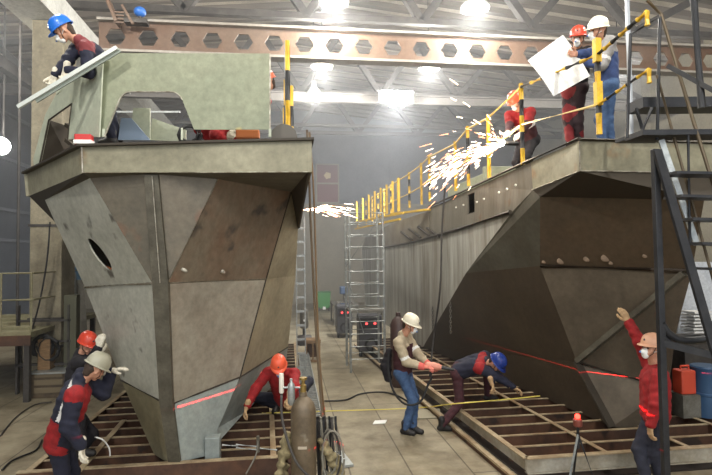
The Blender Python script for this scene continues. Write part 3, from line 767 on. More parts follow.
def person(loc, label, pelvis, neck, head, face, look, hands, feet, elbows, knees, jacket, trousers, helmet=None, glove=None, mask=False, jcolor=None,
           s=1.0, boots=M_boot, palms=None, curl=(.8, .8), hdir=(None, None), seed=0, shoulder_drop=0.05, extra=None, legs=True, visor=None, bw=1.08, bulk=1.1):
    """hands/feet/elbows/knees are (right, left) pairs; elbows and knees are pole directions"""
    pelvis, neck, head = V(pelvis), V(neck), V(head); t = (neck-pelvis).normalized(); face = V(face); look = V(look).normalized()
    rt = face.cross(t).normalized(); fr = t.cross(rt).normalized()
    root = empty('person', loc, label, 'person')
    sh = [neck-t*shoulder_drop+rt*.175*s*bw, neck-t*shoulder_drop-rt*.175*s*bw]; hp = [pelvis+rt*.095*s, pelvis-rt*.095*s]
    el, wr, kn, an = [], [], [], []
    for i in (0, 1):
        e, h_ = ik(sh[i], hands[i], .295*s, .265*s, elbows[i]); el.append(e); wr.append(h_)
        k_, a_ = ik(hp[i], feet[i], .44*s, .43*s, knees[i]); kn.append(k_); an.append(a_)
    chest = neck-t*.16; waist = pelvis+t*.10
    # --- body: continuous skin surface
    bc = [(pelvis+rt*.05, chest+rt*.06, .08*s, .09*s), (pelvis-rt*.05, chest-rt*.06, .08*s, .09*s), (sh[0], sh[1], .045, .045), (neck-t*.03, head-t*.0, .058*s, .05*s)]
    for i in (0, 1):
        bc += [(sh[i], el[i], .042*s, .036*s), (el[i], wr[i], .036*s, .025*s), (hp[i], kn[i], .07*s, .048*s), (kn[i], an[i], .048*s, .035*s)]
    vs, fs = caps_mesh(bc, .018, .03); parts = [(vs, fs, 0)]
    # head
    up = (head-neck).normalized(); up = (V((0, 0, 1))*.5+up*.5); up = (up-look*up.dot(look)).normalized(); hr = look.cross(up).normalized()
    H = lambda x, y, z: head+hr*x*s+look*y*s+up*z*s
    hc = [(H(0, -.025, .025), H(0, .02, .03), .077*s, .074*s), (H(0, -.02, -.02), H(0, .03, -.03), .062*s, .058*s), (H(0, .03, -.06), H(0, .058, -.085), .040*s, .026*s),
          (H(0, .085, .012), H(0, .108, -.022), .010*s, .015*s), (H(-.028, .072, -.052), H(.028, .072, -.052), .020*s, .020*s), (H(-.03, .078, .030), H(.03, .078, .030), .014*s, .014*s),
          (H(.074, -.005, .012), H(.072, -.012, -.025), .016*s, .010*s), (H(-.074, -.005, .012), H(-.072, -.012, -.025), .016*s, .010*s), (H(-.045, .055, -.02), H(.045, .055, -.02), .022*s, .022*s),
          (H(0, -.02, -.05), neck+(head-neck)*.2, .050*s, .052*s)]
    vs, fs = caps_mesh(hc, .007*s, .014); parts.append((vs, fs, 0))
    for sx in (-1, 1):
        e_ = MB().ball(H(.031*sx, .084, .010), .011*s, n=8); parts.append((np.array([list(p) for p in e_.v]), np.array(e_.f), 1))
    e_ = MB().ball(H(0, .092, -.052), .022*s, .006*s, .006*s, n=8, M=Matrix((hr, look, up)).transposed()); parts.append((np.array([list(p) for p in e_.v]), np.array(e_.f), 2))
    hands_m = []
    for i in (0, 1):
        hd = (hdir[i] or (wr[i]-el[i])); pn = palms[i] if palms else -t
        hcps = hand_caps(wr[i], V(hd), V(pn), 1 if i == 0 else -1, curl[i], s, .003 if glove else 0)
        if glove: hcps.insert(0, (wr[i]-V(hd).normalized()*.07, wr[i]-V(hd).normalized()*.01, .040, .034))
        vs, fs = caps_mesh(hcps, .006, .008)
        if glove: hands_m.append((vs, fs))
        else: parts.append((vs, fs, 0))
    mesh_obj('body', parts, [SKIN, M_eye, M_lip], root, loc)
    if glove:
        for vs, fs in hands_m: mesh_obj('glove', [(vs, fs, 0)], [glove], root, loc)
    # --- trousers
    tc = [(hp[0], hp[1], .115*s, .115*s), (pelvis, waist, .12*s, .115*s)]
    for i in (0, 1): tc += [(hp[i], kn[i], .093*s, .068*s), (kn[i], an[i]+(kn[i]-an[i])*.05, .070*s, .060*s)]
    vs, fs = caps_mesh(tc, .016, .035, .006, seed); mats, fnc = trousers if isinstance(trousers, tuple) else ([trousers], None)
    mi = 0
    if fnc: c, k, tt = nearest(vs, fs, tc); mi = fnc(c, k, tt, dict(pelvis=pelvis, neck=neck, rt=rt, fr=fr, t=t))
    mesh_obj('trousers', [(vs, fs, mi)], mats, root, loc)
    # --- boots
    for i in (0, 1):
        fd = V(face); fd.z = 0
        if (an[i]-kn[i]).normalized().z > -.35: fd = V((0, 0, -1))
        fd.normalize(); dn = V((0, 0, -1)) if fd.z == 0 else -fr
        a_ = an[i]
        bcaps = [(a_+dn*-.08, a_+dn*.02, .056*s, .05*s), (a_-fd*.04+dn*.045, a_+fd*.13+dn*.055, .040*s, .040*s), (a_+dn*.0, a_+fd*.09+dn*.045, .045*s, .038*s)]
        vs, fs = caps_mesh(bcaps, .012, .02); mesh_obj('boot', [(vs, fs, 0)], [boots], root, loc)
    # --- jacket
    jc = [(pelvis+t*.02+rt*.055, chest+rt*.075, .118*s*bw, .118*s*bw), (pelvis+t*.02-rt*.055, chest-rt*.075, .118*s*bw, .118*s*bw), (sh[0]-rt*.02, sh[1]+rt*.02, .075*s, .075*s), (neck-t*.03, neck+t*.03, .075*s, .066*s)]
    n0 = len(jc)
    for i in (0, 1): jc += [(sh[i], el[i], .074*s*bulk, .060*s*bulk), (el[i], wr[i]-(wr[i]-el[i])*.10, .060*s*bulk, .046*s*bulk)]
    vs, fs = caps_mesh(jc, .013, .035, .007, seed+3)
    c, k, tt = nearest(vs, fs, jc)
    mi = jcolor(c, k, tt, dict(pelvis=pelvis, neck=neck, rt=rt, fr=fr, t=t)) if jcolor else 0
    mesh_obj('jacket', [(vs, fs, mi)], jacket, root, loc)
    # --- hair, helmet, mask
    vs, fs = caps_mesh([(H(0, -.045, .01), H(0, -.03, .05), .068*s, .066*s), (H(0, -.05, -.01), H(0, -.055, -.055), .058*s, .045*s)], .01, .02)
    mesh_obj('hair', [(vs, fs, 0)], [M_hair], root, loc)
    if helmet:
        b = MB(); MM = Matrix((hr, look, up)).transposed(); cen = H(0, .0, .045); n = 24; prof = []
        vs = []; rows = [(1.0, 0), (.99, .03), (.94, .06), (.84, .088), (.68, .110), (.46, .126), (.22, .134), (.0, .136)]
        for rr, z in rows:
            for j in range(n):
                a = 2*math.pi*j/n; ridge = .006*math.exp(-((math.cos(a))/.18)**2)*(1 if z > .05 else 0)
                vs.append(cen+MM @ V((rr*(.106)*math.cos(a), rr*.130*math.sin(a)-.006, z+ridge))*s)
        fs = [(i*n+j, i*n+(j+1) % n, (i+1)*n+(j+1) % n, (i+1)*n+j) for i in range(len(rows)-1) for j in range(n)]
        b.add(vs, fs)
        vs = []
        for rr, z in ((1.0, .004), (1.10, -.004), (1.10, -.010), (1.0, -.006)):
            for j in range(n):
                a = 2*math.pi*j/n; ext = 1+.0*(0) ; f_ = max(0, math.sin(a))**2*.045*(1 if rr > 1 else 0)
                vs.append(cen+MM @ V((rr*.106*math.cos(a), rr*.130*math.sin(a)-.006+f_, z-f_*.25))*s)
        b.add(vs, [(i*n+j, i*n+(j+1) % n, (i+1)*n+(j+1) % n, (i+1)*n+j) for i in range(3) for j in range(n)])
        ho = b.build('helmet', helmet, root, smooth='all')
        MB().ball(cen+MM @ V((0, .119, .05))*s, .012*s, .006*s, .014*s, n=8, M=MM).build('badge', mat('helmet_badge', (60, 60, 70), .5), ho)
        MB().tube([H(.078, .02, .04), H(.07, .045, -.04), H(.0, .06, -.108), H(-.07, .045, -.04), H(-.078, .02, .04)], .004, n=5).build('chin_strap', M_blkrub, ho)
    if mask:
        vs, fs = caps_mesh([(H(0, .075, -.055), H(0, .108, -.040), .042*s, .028*s), (H(0, .085, -.015), H(0, .07, -.08), .028*s, .032*s)], .007, .015)
        mo = mesh_obj('face_mask', [(vs, fs, 0)], [mat('mask_white', (226, 228, 226), .8)], root, loc)
        MB().tube([H(.035, .07, -.045), H(.082, .0, -.01), H(.05, -.08, .01), H(-.05, -.08, .01), H(-.082, 0, -.01), H(-.035, .07, -.045)], .0035, n=5).build('strap', M_white, mo)
        MB().ball(H(.015, .136, -.045), .012, n=8).build('valve', mat('valve_blue', (70, 110, 180), .5), mo)
    return root, dict(sh=sh, el=el, wr=wr, kn=kn, an=an, H=H, rt=rt, fr=fr, t=t)
# ================================================================== gratings under the hulls
M_beam = mat('rusty_brown_beam', (96, 66, 48), .7, .1, (70, 50, 40), 2.5, spots=((52, 40, 34), 3, .58))
M_beamtop = mat('tan_beam_top', (182, 166, 136), .5, .2, (140, 116, 88), 3)  # paler tan for the upper faces of the beams
M_beamg = mat('grey_channel', (172, 168, 156), .5, .2, (132, 122, 102), 2)
M_under = mat('dark_brown_base', (46, 36, 30), .9, 0, (34, 28, 24), 3)  # dark brown for the sheet below the beams
def tbeam(b, a, c, h, w=.06, tw=.008, mt=M_beamtop, mb=M_beam):
    """beam from a to c: a paler top flange over a darker web and bottom flange"""
    a, c = V(a), V(c); dn = V((0, 0, 1))
    b.bar(a-dn*.006, c-dn*.006, w, .012, mt); b.bar(a-dn*(h/2+.006), c-dn*(h/2+.006), tw, h-.012, mb); b.bar(a-dn*(h-.006), c-dn*(h-.006), w*1.3, .012, mb)
# left one
GZ = .26
ga = empty('steel_grillage', (-1.5, 9, 0), 'rusty steel beam grillage carrying the left hull', 'grillage')
yf = atz(200, 461, GZ).y
XL, XR = -2.95, .18
for i, y in enumerate([yf+.36*k for k in range(0, 24)]):
    if i == 0: continue
    b = MB(); tbeam(b, (XL, y, GZ-.01), (XR, y, GZ-.01), .2, .045); b.build('cross_beam', None, ga)
b = MB(); b.bar((XL-.1, yf-.02, GZ-.11), (XR+.1, yf-.02, GZ-.11), .02, .22, M_beam).bar((XL-.1, yf, GZ+.0), (XR+.1, yf, GZ+.0), .07, .014, M_beamtop).bar((XL-.1, yf-.04, .03), (XR+.1, yf-.04, .03), .08, .015, M_beam); b.build('front_beam', None, ga)
for x in (XL, XR):
    b = MB(); tbeam(b, (x, yf, GZ), (x, yf+8.5, GZ), .24, .07); b.build('side_beam', None, ga)
for (p, q) in (((271, 397), (273.5, 458)), ((124, 420), (78, 472))):
    a, c = atz(*p, GZ+.01), atz(*q, GZ+.01); MB().bar(a, c, .07, .012).build('flat_strip', M_beamtop, ga)
a, c = atz(170, 466, GZ), atz(160, 400, GZ)
MB().box((XL, yf, .0), (XR, yf+8.5, .012)).build('base_sheet', M_under, ga)
# narrow ladder-like grating beside the left hull
gn = empty('narrow_grating', (.36, 9, .0), 'narrow ladder like steel grating on the floor along the right side of the left hull', 'grating')
for x in (.26, .50): MB().bar((x, 7.0, .2), (x, 13.5, .2), .02, .05).build('side_bar', M_galv, gn)
b = MB()
for k in range(58): b.bar((.26, 7.05+k*.11, .2), (.50, 7.05+k*.11, .2), .02, .02)
b.build('rungs', M_galv, gn)
for y in (7.2, 10, 13): MB().box((.25, y, 0), (.51, y+.06, .18)).build('foot', M_beam, gn)
# right one
gb = empty('steel_grillage', (4.5, 8, 0), 'brown and grey steel beam grillage carrying the right hull', 'grillage')
HG = .28
p0, p1 = atz(415, 377, HG), atz(526, 458, HG)
dirr = (p0-p1).normalized(); perp = V((dirr.y, -dirr.x, 0)).normalized()
fR = atz(712, 446, HG); fdir = (fR-p1).normalized()
e1 = p1+fdir*5.0
b = MB(); b.bar(p1+V((0, 0, -.085)), e1+V((0, 0, -.085)), .02, .17, M_beamg).bar(p1, e1, .08, .014, M_beamtop).bar(p1-V((0, 0, .17)), e1-V((0, 0, .17)), .09, .014, M_beamg); b.build('front_beam', None, gb)
far = p1+dirr*9.5
b = MB(); b.bar(p1-V((0, 0, .07)), far-V((0, 0, .07)), .02, .14, M_beamg).bar(p1, far, .075, .014, M_beamtop); b.build('side_beam', None, gb)
off = V((-.16, -.05, 0))
b = MB(); b.bar(p1+off-V((0, 0, .2)), far+off-V((0, 0, .2)), .06, .03, M_beamtop).bar(p1+off-V((0, 0, .24)), far+off-V((0, 0, .24)), .03, .07, M_beam); b.build('lower_rail', None, gb)
for k in range(1, 24):
    a = p1+dirr*(.40*k); c = a+fdir*(4.9); b = MB(); tbeam(b, a-V((0, 0, .012)), c-V((0, 0, .012)), .16, .045); b.build('cross_beam', None, gb)
for dx, k in ((1.02, 0), (2.1, 0), (3.1, 0), (4.2, 0)):
    a = p1+fdir*dx; b = MB(); tbeam(b, a+V((0, 0, .004)), a+dirr*9.4+V((0, 0, .004)), .16, .06); b.build('long_beam', None, gb)
b = MB(); q = [p1, e1, e1+dirr*9.5, far]; b.add([V((p.x, p.y, .012)) for p in q]+[V((p.x, p.y, .002)) for p in q], [(0, 1, 2, 3), (4, 7, 6, 5), (0, 4, 5, 1), (1, 5, 6, 2), (2, 6, 7, 3), (3, 7, 4, 0)]); b.build('base_sheet', M_under, gb)

# ================================================================== railings
M_black = mat('railing_black', (38, 38, 40), .5)
M_ryel = mat('railing_yellow', (222, 182, 44), .5, 0, (200, 160, 50), 9)
M_rthin = mat('thin_rail_ochre', (206, 178, 104), .5)
def striped(b, a, c, r, step=.16, n=8, m1=None, m2=None, first=0):
    a, c = V(a), V(c); L = (c-a).length; k = max(int(round(L/step)), 1)
    for i in range(k): b.tube([a.lerp(c, i/k), a.lerp(c, (i+1)/k)], r, (m1 or M_ryel) if (i+first) % 2 == 0 else (m2 or M_black), n)
    return b
ra = empty('deck_railing', onX(521, 166), 'yellow and black railing along the deck edge of the right hull', 'railing')
RX0 = XS-.02
def posttop(px, py): return atx(px, py, RX0)
railpts = [atx(647, 12, RX0), atx(597, 55, RX0)]
posts = [(597, 53), (521, 87), (488, 118), (467.5, 129), (455, 144), (429, 157), (421, 165), (409, 174), (397.7, 181), (391, 186), (384, 190.5), (378, 194.5), (372, 198), (366, 202), (357.5, 208)]
for i, (px, py) in enumerate(posts):
    tp = posttop(px, py)
    base = V((tp.x, tp.y, HZ)) if tp.y < 13.4 else V((tp.x, tp.y, tp.z-.95))
    b = MB()
    if i in (0,):
        striped(b, base, tp+V((0, 0, .02)), .032, .24, 10, first=0)
        for zz in (.32, .80): b.box((tp.x-.034, tp.y-.034, base.z+zz), (tp.x+.034, tp.y+.034, base.z+zz+.26), M_ryel)
    else: striped(b, base, tp+V((0, 0, .05)), .033, .22, 8, m2=M_black if i % 2 else M_ryel)
    b.build('post', None, ra)
    if i: railpts.append(tp)
b = MB(); striped(b, railpts[0], railpts[1], .026, .13); striped(b, railpts[1], railpts[2], .026, .30); b.build('top_rail', None, ra)
MB().tube(railpts[2:], .018, n=8).build('top_rail', M_rthin, ra)
mids = [p-V((0, 0, .55)) for p in railpts]
b = MB(); striped(b, mids[0], mids[1], .02, .16); b.tube(mids[1:], .018, M_rthin); b.build('mid_rail', None, ra)
striped(MB(), railpts[0], railpts[0]-V((0, 0, .13)), .024, .2).build('rail_end', None, ra)
striped(MB(), mids[0], mids[0]-V((0, 0, .13)), .024, .2).build('rail_end', None, ra)
# far yellow working platform
pf = empty('yellow_platform', onX(375, 224), 'yellow framed walkway with short railing at the far end of the right hull', 'platform')
P1, P2 = onX(430, 209.5, -.02), onX(392, 214, -.5)
MB().bar(P1, P2, .12, .05).build('edge_beam', M_ryel, pf)
b = MB()
for k in range(8):
    p = onX(357+k*6, 222-k*1.6, -.9); b.bar(p, p+V((0, 0, .75)), .05, .04)
b.build('guard_posts', M_ryel, pf)
MB().bar(onX(355, 222, -.9), onX(403, 213, -.9), .05, .05).bar(onX(355, 229, -.9), onX(400, 219, -.9), .05, .05).build('guard_rail', M_ryel, pf)
# left hull posts, seen in line
rb = empty('deck_railing', at(288, 138, 6.2), 'yellow and black railing posts seen in line, right deck edge of the left hull', 'railing')
pl = []
for (px, py, y, hh) in ((287.3, 41, 6.6, 1.35), (285.5, 80, 8.6, 1.15), (291.5, 86, 9.2, 1.15), (284, 108, 12.0, .9), (287.5, 112, 12.6, .9)):
    tp = aty(px, py, y); base = V((tp.x, tp.y, DZ)); b = MB(); striped(b, tp, base, .032, .40, 8, m1=M_ryel)
    b.build('post', None, rb); pl.append(tp)
MB().tube([pl[0], pl[1]], .012).build('top_rail', M_rthin, rb)
MB().tube([pl[0]-V((.03, 0, .0)), V((pl[0].x-.03, pl[0].y, DZ))], .008, n=6).build('wire', M_galv, rb)

# ================================================================== stair tower at the right
st = empty('steel_stair', at(661, 500, 4.6), 'black steel access stair and platform at the right edge of the picture', 'stair')
dS = 4.6
colp = [at(656, 150, dS), at(662, 475, dS)]
cx, cy = at(660, 300, dS).x, at(660, 300, dS).y
MB().box((cx-.03, cy-.025, 0), (cx+.03, cy+.025, at(655, 148, dS).z)).build('column', M_blk, st, bevel=.006)
def sp(px, py, d=dS): return at(px, py, d)
MB().bar(sp(657, 150), sp(718, 362, 4.4), .075, .03).build('stringer', M_blk, st)
MB().bar(sp(661, 140, 5.0), sp(697, 245, 4.9), .03, .05).build('stringer', M_galv, st)
MB().bar(sp(668, 66, 4.7), sp(716, 92, 4.4), .04, .04).build('brace', M_blk, st)
for i, (y, xl) in enumerate(((174, 668), (197, 672), (219.5, 684), (243.5, 693), (268.5, 701))):
    a = sp(xl, y, 4.75); c = sp(740, y+1.5, 4.75); b = MB(); b.obox((a+c)/2, (c-a)/2, V((0, .11, 0)), V((0, 0, .012))); b.build('tread', M_blk, st)
# platform
for (y0, th, d) in ((103, .10, 5.1), (133, .05, 4.9)):
    a, c = sp(641, y0, d), sp(745, y0-1, d); MB().obox((a+c)/2+V((0, .1, 0)), (c-a)/2, V((0, .13, 0)), V((0, 0, th/2))).build('platform', M_blk, st)
a, c = sp(622, 139, 5.5), sp(662, 139, 5.5); MB().obox((a+c)/2, (c-a)/2, V((0, .12, 0)), V((0, 0, .02))).build('platform', M_blk, st)
# thin frame posts and handrails
MB().tube([sp(627, 138, 5.0), sp(630.5, 34, 5.0), sp(660, 17, 5.0), sp(657, 140, 5.0)], .016).build('frame_post', M_blk, st)
MB().tube([sp(647, 0, 5.0), sp(661, 14, 5.0), sp(693, 120, 4.9), sp(718, 200, 4.8)], .016).build('handrail', mat('worn_handrail', (92, 80, 62), .5, .3), st)
MB().tube([sp(657, 75, 5.0), sp(672, 130, 5.0), sp(716, 290, 4.8)], .013).build('handrail', MATS['worn_handrail'], st)
MB().tube([sp(688, 130, 4.9), sp(690, 245, 4.9)], .014).build('frame_post', M_blk, st)
MB().tube([sp(693, -10, 4.5), sp(702, 108, 4.5)], .033, n=12).build('frame_post', M_blk, st)
MB().tube([sp(652, 108, 5.0), sp(641, 133, 5.0)], .018).tube([sp(636, 108, 5.0), sp(644, 134, 5.0)], .018).build('brace', M_blk, st)
MB().bar(sp(660, 342), sp(720, 357, 4.4), .05, .06).build('brace', M_blk, st)
MB().tube(smooth_path([sp(661, 322), sp(668, 333), sp(682, 340), sp(706, 338), sp(714, 322)]), .035, n=10).build('bracket', M_blk, st, smooth=True)
MB().plate([sp(663, 322), sp(676, 340), sp(663, 342)], .02).build('gusset', M_blk, st)
# bright galvanised pole
pp = sp(631.5, 137, 5.6); o = MB().tube([pp, V((pp.x, pp.y, 10.9))], .024, n=10).build('steel_pole', mat('pale_pole', (165, 170, 176), .4, .3)); tag(o, 'pale vertical pole rising from the right hull deck to the roof', 'pole')
# pale sheeting and clutter seen through the stair
o = MB().plate([at(712, 262, 9.5), at(692, 262, 9.5), at(676, 338, 9.5), at(720, 338, 9.5)], .03).build('plastic_sheet', mat('pale_sheet', (218, 222, 226), .6, 0, (190, 196, 204), 3)); tag(o, 'pale plastic sheet hanging beyond the stair at the right edge', 'sheet')
b = MB(); 
for k in range(7): b.obox(at(697-(k % 2), 331-k*3.2, 8.7), V((.17, 0, 0)), V((0, .15, 0)), V((0, 0, .015)))
pile = b.build('sheet_stack', M_white); tag(pile, 'small stack of pale sheets at the right edge under the stair', 'stack', kind='stuff')
b = MB().box(V((at(697, 334, 8.7).x-.4, at(697, 334, 8.7).y-.2, .285)), V((at(697, 334, 8.7).x+1.0, at(697, 334, 8.7).y+.3, at(697, 334, 8.7).z-.03))); bx = b.build('work_bench', M_dark, bevel=.01); tag(bx, 'dark bench under the pale sheets at the right edge', 'bench')
c0 = atz(684, 392, .28)
can = empty('red_canister', at(684, 395, 7.6), 'orange red fuel canister standing beyond the right man', 'canister')
pc = at(684, 381, 7.6); MB().obox(pc, V((.115, 0, 0)), V((0, .1, 0)), V((0, 0, .17))).build('tank', mat('canister_red', (196, 72, 48), .5), can, bevel=.02)
MB().tube([pc+V((.08, 0, .17)), pc+V((.08, 0, .22)), pc+V((-.05, 0, .22)), pc+V((-.05, 0, .17))], .015).build('handle', MATS['canister_red'], can)
pc2 = at(706, 377, 7.6)
br = MB().lathe(V((pc2.x, pc2.y, .28)), (0, 0, 1), [(.2, 0), (.2, .3), (.21, .31), (.21, .34), (.2, .35), (.2, .68), (.21, .7), (.19, .72)], n=24).build('blue_drum', mat('drum_blue', (46, 76, 108), .5), smooth=True); tag(br, 'blue drum standing right of the orange red canister', 'drum')
MB().obox(V((pc.x, pc.y, (pc.z-.17+.28)/2)), V((.14, 0, 0)), V((0, .14, 0)), V((0, 0, max((pc.z-.17-.28)/2, .01)))).build('stand', M_steel, can)

# ================================================================== scaffold tower
sc = empty('scaffold_tower', atz(368, 366, 0), 'tall silver scaffold tower with rungs on the aisle in front of the right hull', 'scaffold')
x0, x1 = aty(350, 300, 11.9).x, aty(384, 300, 11.9).x; y0, y1 = 11.9, 12.7; zt_ = aty(366, 213, 11.9).z
for x in (x0, x1):
    for y in (y0, y1):
        MB().tube([(x, y, .0), (x, y, zt_)], .028, n=8).build('upright', M_galv, sc)
z = .3
while z < zt_-.05:
    b = MB(); b.tube([(x0, y0, z), (x1, y0, z)], .02, n=6); b.build('rung', M_galv, sc); MB().tube([(x0, y1, z), (x1, y1, z)], .017, n=6).build('rung', M_galv, sc); z += .285
MB().tube([(x0, y0-.03, 2.0), (x0+.3, y0-.03, .9)], .012).tube([(x1, y0, zt_), (x0, y1, 2.4)], .01).build('brace', M_galv, sc)
MB().box((x0, y0, 1.35), (x1, y1, 1.40)).build('deck_board', M_steel, sc)
MB().tube([(x0, y0, zt_), (x1, y0, zt_)], .015).build('rung', M_galv, sc)

# vertical ladder by the left hull
la = empty('aluminium_ladder', atz(301, 372, 0), 'silver ladder standing upright behind the right side of the left hull', 'ladder')
ly = 10.2; xa, xb = aty(296.5, 290, ly).x, aty(305, 290, ly).x; lz = aty(300, 215, ly).z
for x in (xa, xb): MB().bar((x, ly, 0), (x, ly, lz), .02, .06).build('stile', M_galv, la)
z = .25
while z < lz-.1: MB().bar((xa, ly, z), (xb, ly, z), .03, .04).build('rung', M_galv, la); z += .27

# wooden crate
crt = empty('wooden_crate', atz(313, 361, 0), 'open wooden crate frame on the floor beside the hanging hoses', 'crate')
c = atz(313, 362, 0); w_, h_, dpt = .17, .52, .2
for sx in (-1, 1):
    for sy in (0, 1): MB().box((c.x+sx*w_-.02, c.y+sy*2*dpt-.02, 0), (c.x+sx*w_+.02, c.y+sy*2*dpt+.02, h_)).build('post', M_wood, crt)
for z in (.0, h_-.05): MB().box((c.x-w_-.03, c.y-.035, z), (c.x+w_+.03, c.y-.015, z+.06)).build('board', M_wood, crt)
MB().box((c.x-w_-.03, c.y-.03, h_), (c.x+w_+.03, c.y+2*dpt+.03, h_+.03)).build('board', M_wood, crt)
MB().box((c.x-w_, c.y+2*dpt-.02, .05), (c.x+w_, c.y+2*dpt, h_)).build('back_board', mat('dark_wood', (92, 66, 46), .8), crt)
MB().box((c.x-.02, c.y-.03, .05), (c.x+.02, c.y-.01, h_-.05)).build('board', M_wood, crt)

# green wheeled bin
gy = atz(324, 311, 0).y; g0, g1 = aty(317, 300, gy), aty(331, 300, gy); gh = aty(324, 291, gy).z
bn = empty('wheeled_bin', V(((g0.x+g1.x)/2, gy, 0)), 'green wheeled waste bin against the far wall', 'bin')
mg = mat('bin_green', (62, 132, 66), .5)
xm = (g0.x+g1.x)/2; hw = (g1.x-g0.x)/2
b = MB(); b.add([(xm-hw*.8, gy, .12), (xm+hw*.8, gy, .12), (xm+hw*.8, gy+.5, .12), (xm-hw*.8, gy+.5, .12), (xm-hw*.95, gy-.05, gh-.1), (xm+hw*.95, gy-.05, gh-.1), (xm+hw*.95, gy+.6, gh-.1), (xm-hw*.95, gy+.6, gh-.1)],
      [(0, 1, 2, 3), (4, 7, 6, 5), (0, 4, 5, 1), (1, 5, 6, 2), (2, 6, 7, 3), (3, 7, 4, 0)]); b.build('tub', mg, bn, bevel=.02)
MB().box((xm-hw, gy-.08, gh-.1), (xm+hw, gy+.65, gh-.03)).build('lid', mat('bin_green_lid', (48, 110, 56), .5), bn, bevel=.015)
for s_ in (-1, 1): MB().lathe((xm+s_*hw*.7, gy+.05, .1), (1, 0, 0), [(.1, -.03), (.1, .03)], n=16).build('wheel', M_blkrub, bn)
MB().box((xm-.07, gy-.09, .08), (xm+.07, gy-.04, .22)).build('label', M_white, bn)

# welding machines
def welder(px, py, d, w, h, dp, label, body):
    p = atz(px, py, 0); t = empty('welding_machine', p, label, 'machine')
    MB().box((p.x-w/2, p.y, .14), (p.x+w/2, p.y+dp, h)).build('case', body, t, bevel=.025)
    MB().box((p.x-w/2+.04, p.y-.02, h-.34), (p.x+w/2-.04, p.y, h-.08)).build('front_panel', M_blk, t, bevel=.005)
    for s_ in (-1, 1):
        MB().ball((p.x+s_*w*.18, p.y-.03, h-.22), .035, .015, .03).build('red_light', mat('indicator_red', (255, 70, 70), emit=3), t)
        MB().lathe((p.x+s_*w*.42, p.y+.1, .11), (1, 0, 0), [(.11, -.03), (.11, .03)], n=14).build('wheel', M_blkrub, t)
    MB().tube([(p.x-w/2, p.y+.05, h), (p.x-w/2, p.y+.05, h+.1), (p.x+w/2, p.y+.05, h+.1), (p.x+w/2, p.y+.05, h)], .018).build('handle', M_steel, t)
    b = MB()
    for k in range(3): b.tube([V((p.x, p.y-.07, .35))+V((math.cos(a/9*6.283)*(.13+.02*k), -.02*k, math.sin(a/9*6.283)*(.12+.02*k))) for a in range(10)], .016, n=6)
    b.build('cable_coil', M_blkrub, t, smooth=True)
    return t
welder(345, 338, 15, .5, 1.05, .7, 'dark welding machine with red lights left of the scaffold tower', mat('machine_grey', (72, 72, 76), .5))
welder(371, 357, 13, .62, 1.1, .5, 'dark welding machine with red lights seen through the scaffold tower', MATS['machine_grey'])
p = atz(336, 326, 0); tb = empty('steel_table', p, 'low grey work table beyond the first welding machine', 'table')
MB().box((p.x-.1, p.y, .75), (p.x+.9, p.y+1.6, .82)).build('table_top', M_steel, tb)
for q in ((-.05, .05), (.85, .05), (-.05, 1.5), (.85, 1.5)): MB().box((p.x+q[0]-.03, p.y+q[1], 0), (p.x+q[0]+.03, p.y+q[1]+.06, .75)).build('leg', M_steel, tb)
MB().box((p.x-.08, p.y+.02, .1), (p.x+.88, p.y+.05, .72)).build('side_panel', M_steel, tb)
vz = V((p.x+.35, p.y+.3, .82)); vi = empty('bench_drill', vz, 'dark blue bench drill standing on the low grey table', 'drill')
MB().box(vz+V((-.14, -.14, 0)), vz+V((.14, .14, .05))).build('base', mat('machine_blue', (52, 72, 100), .5), vi); MB().tube([vz, vz+V((0, 0, .6))], .04).build('pillar', M_steel, vi)
MB().box(vz+V((-.17, -.25, .38)), vz+V((.13, .1, .68))).build('drill_head', MATS['machine_blue'], vi, bevel=.04)
MB().tube([vz+V((0, -.17, .38)), vz+V((0, -.17, .22))], .025).build('spindle', M_steel, vi)

# things behind the left hull's right edge
p = atz(306, 345, 0.0); cp = empty('air_compressor', p, 'small dark compressor between the ladder and the wooden crate', 'compressor')
MB().lathe(p+V((-.05, 0, .5)), (0, 0, 1), [(.1, 0), (.13, .05), (.13, .5), (.08, .6)], n=16).build('tank', M_steel, cp, smooth=True)
MB().lathe(p+V((-.05, 0, .15)), (1, 0, 0), [(.13, -.22), (.16, -.15), (.16, .15), (.13, .22)], n=16).build('motor', M_dark, cp, smooth=True)
MB().box(p+V((-.2, -.15, 0)), p+V((.1, .15, .1))).build('base', M_blk, cp); MB().box(p+V((-.1, -.05, .3)), p+V((0, .05, .52))).build('bracket', M_blk, cp)
MB().ball(p+V((-.05, -.14, .75)), .035, .02, .035).build('gauge', M_white, cp)

# ================================================================== gas cylinder and hoses
gp = atz(307, 500, 0); gd = 4.75
gp = at(304, 480, gd); gp.z = 0
gc = empty('gas_cylinder', gp, 'tall grey brown gas cylinder with a regulator in the foreground', 'gas cylinder')
ztop = at(305, 386, gd).z
zs = ztop-.16
MB().lathe(gp, (0, 0, 1), [(.108, 0), (.116, .02), (.116, zs-.10), (.112, zs-.05), (.097, zs-.005), (.066, zs+.035), (.036, zs+.06), (.034, zs+.10)], n=28).build('tank', mat('cylinder_paint', (118, 104, 84), .45, .2, (92, 80, 64), 3, spots=((140, 132, 116), 5, .64)), gc, smooth=True)
MB().lathe(gp+V((0, 0, zs+.10)), (0, 0, 1), [(.028, 0), (.028, .06), (.016, .07), (.016, .11), (.035, .11), (.035, .13)], n=16).build('valve', mat('brass', (150, 126, 72), .35, .7), gc, smooth=True)
vz = gp+V((0, 0, zs+.14)); lf = RT.copy(); lf.z = 0; lf.normalize()
MB().tube([vz, vz-lf*.20], .013).build('regulator_stem', M_galv, gc)
MB().lathe(vz-lf*.11, (0, 0, 1), [(.02, -.16), (.034, -.14), (.034, .0), (.03, .03), (.012, .05), (.012, .08)], n=16).build('regulator', M_galv, gc, smooth=True)
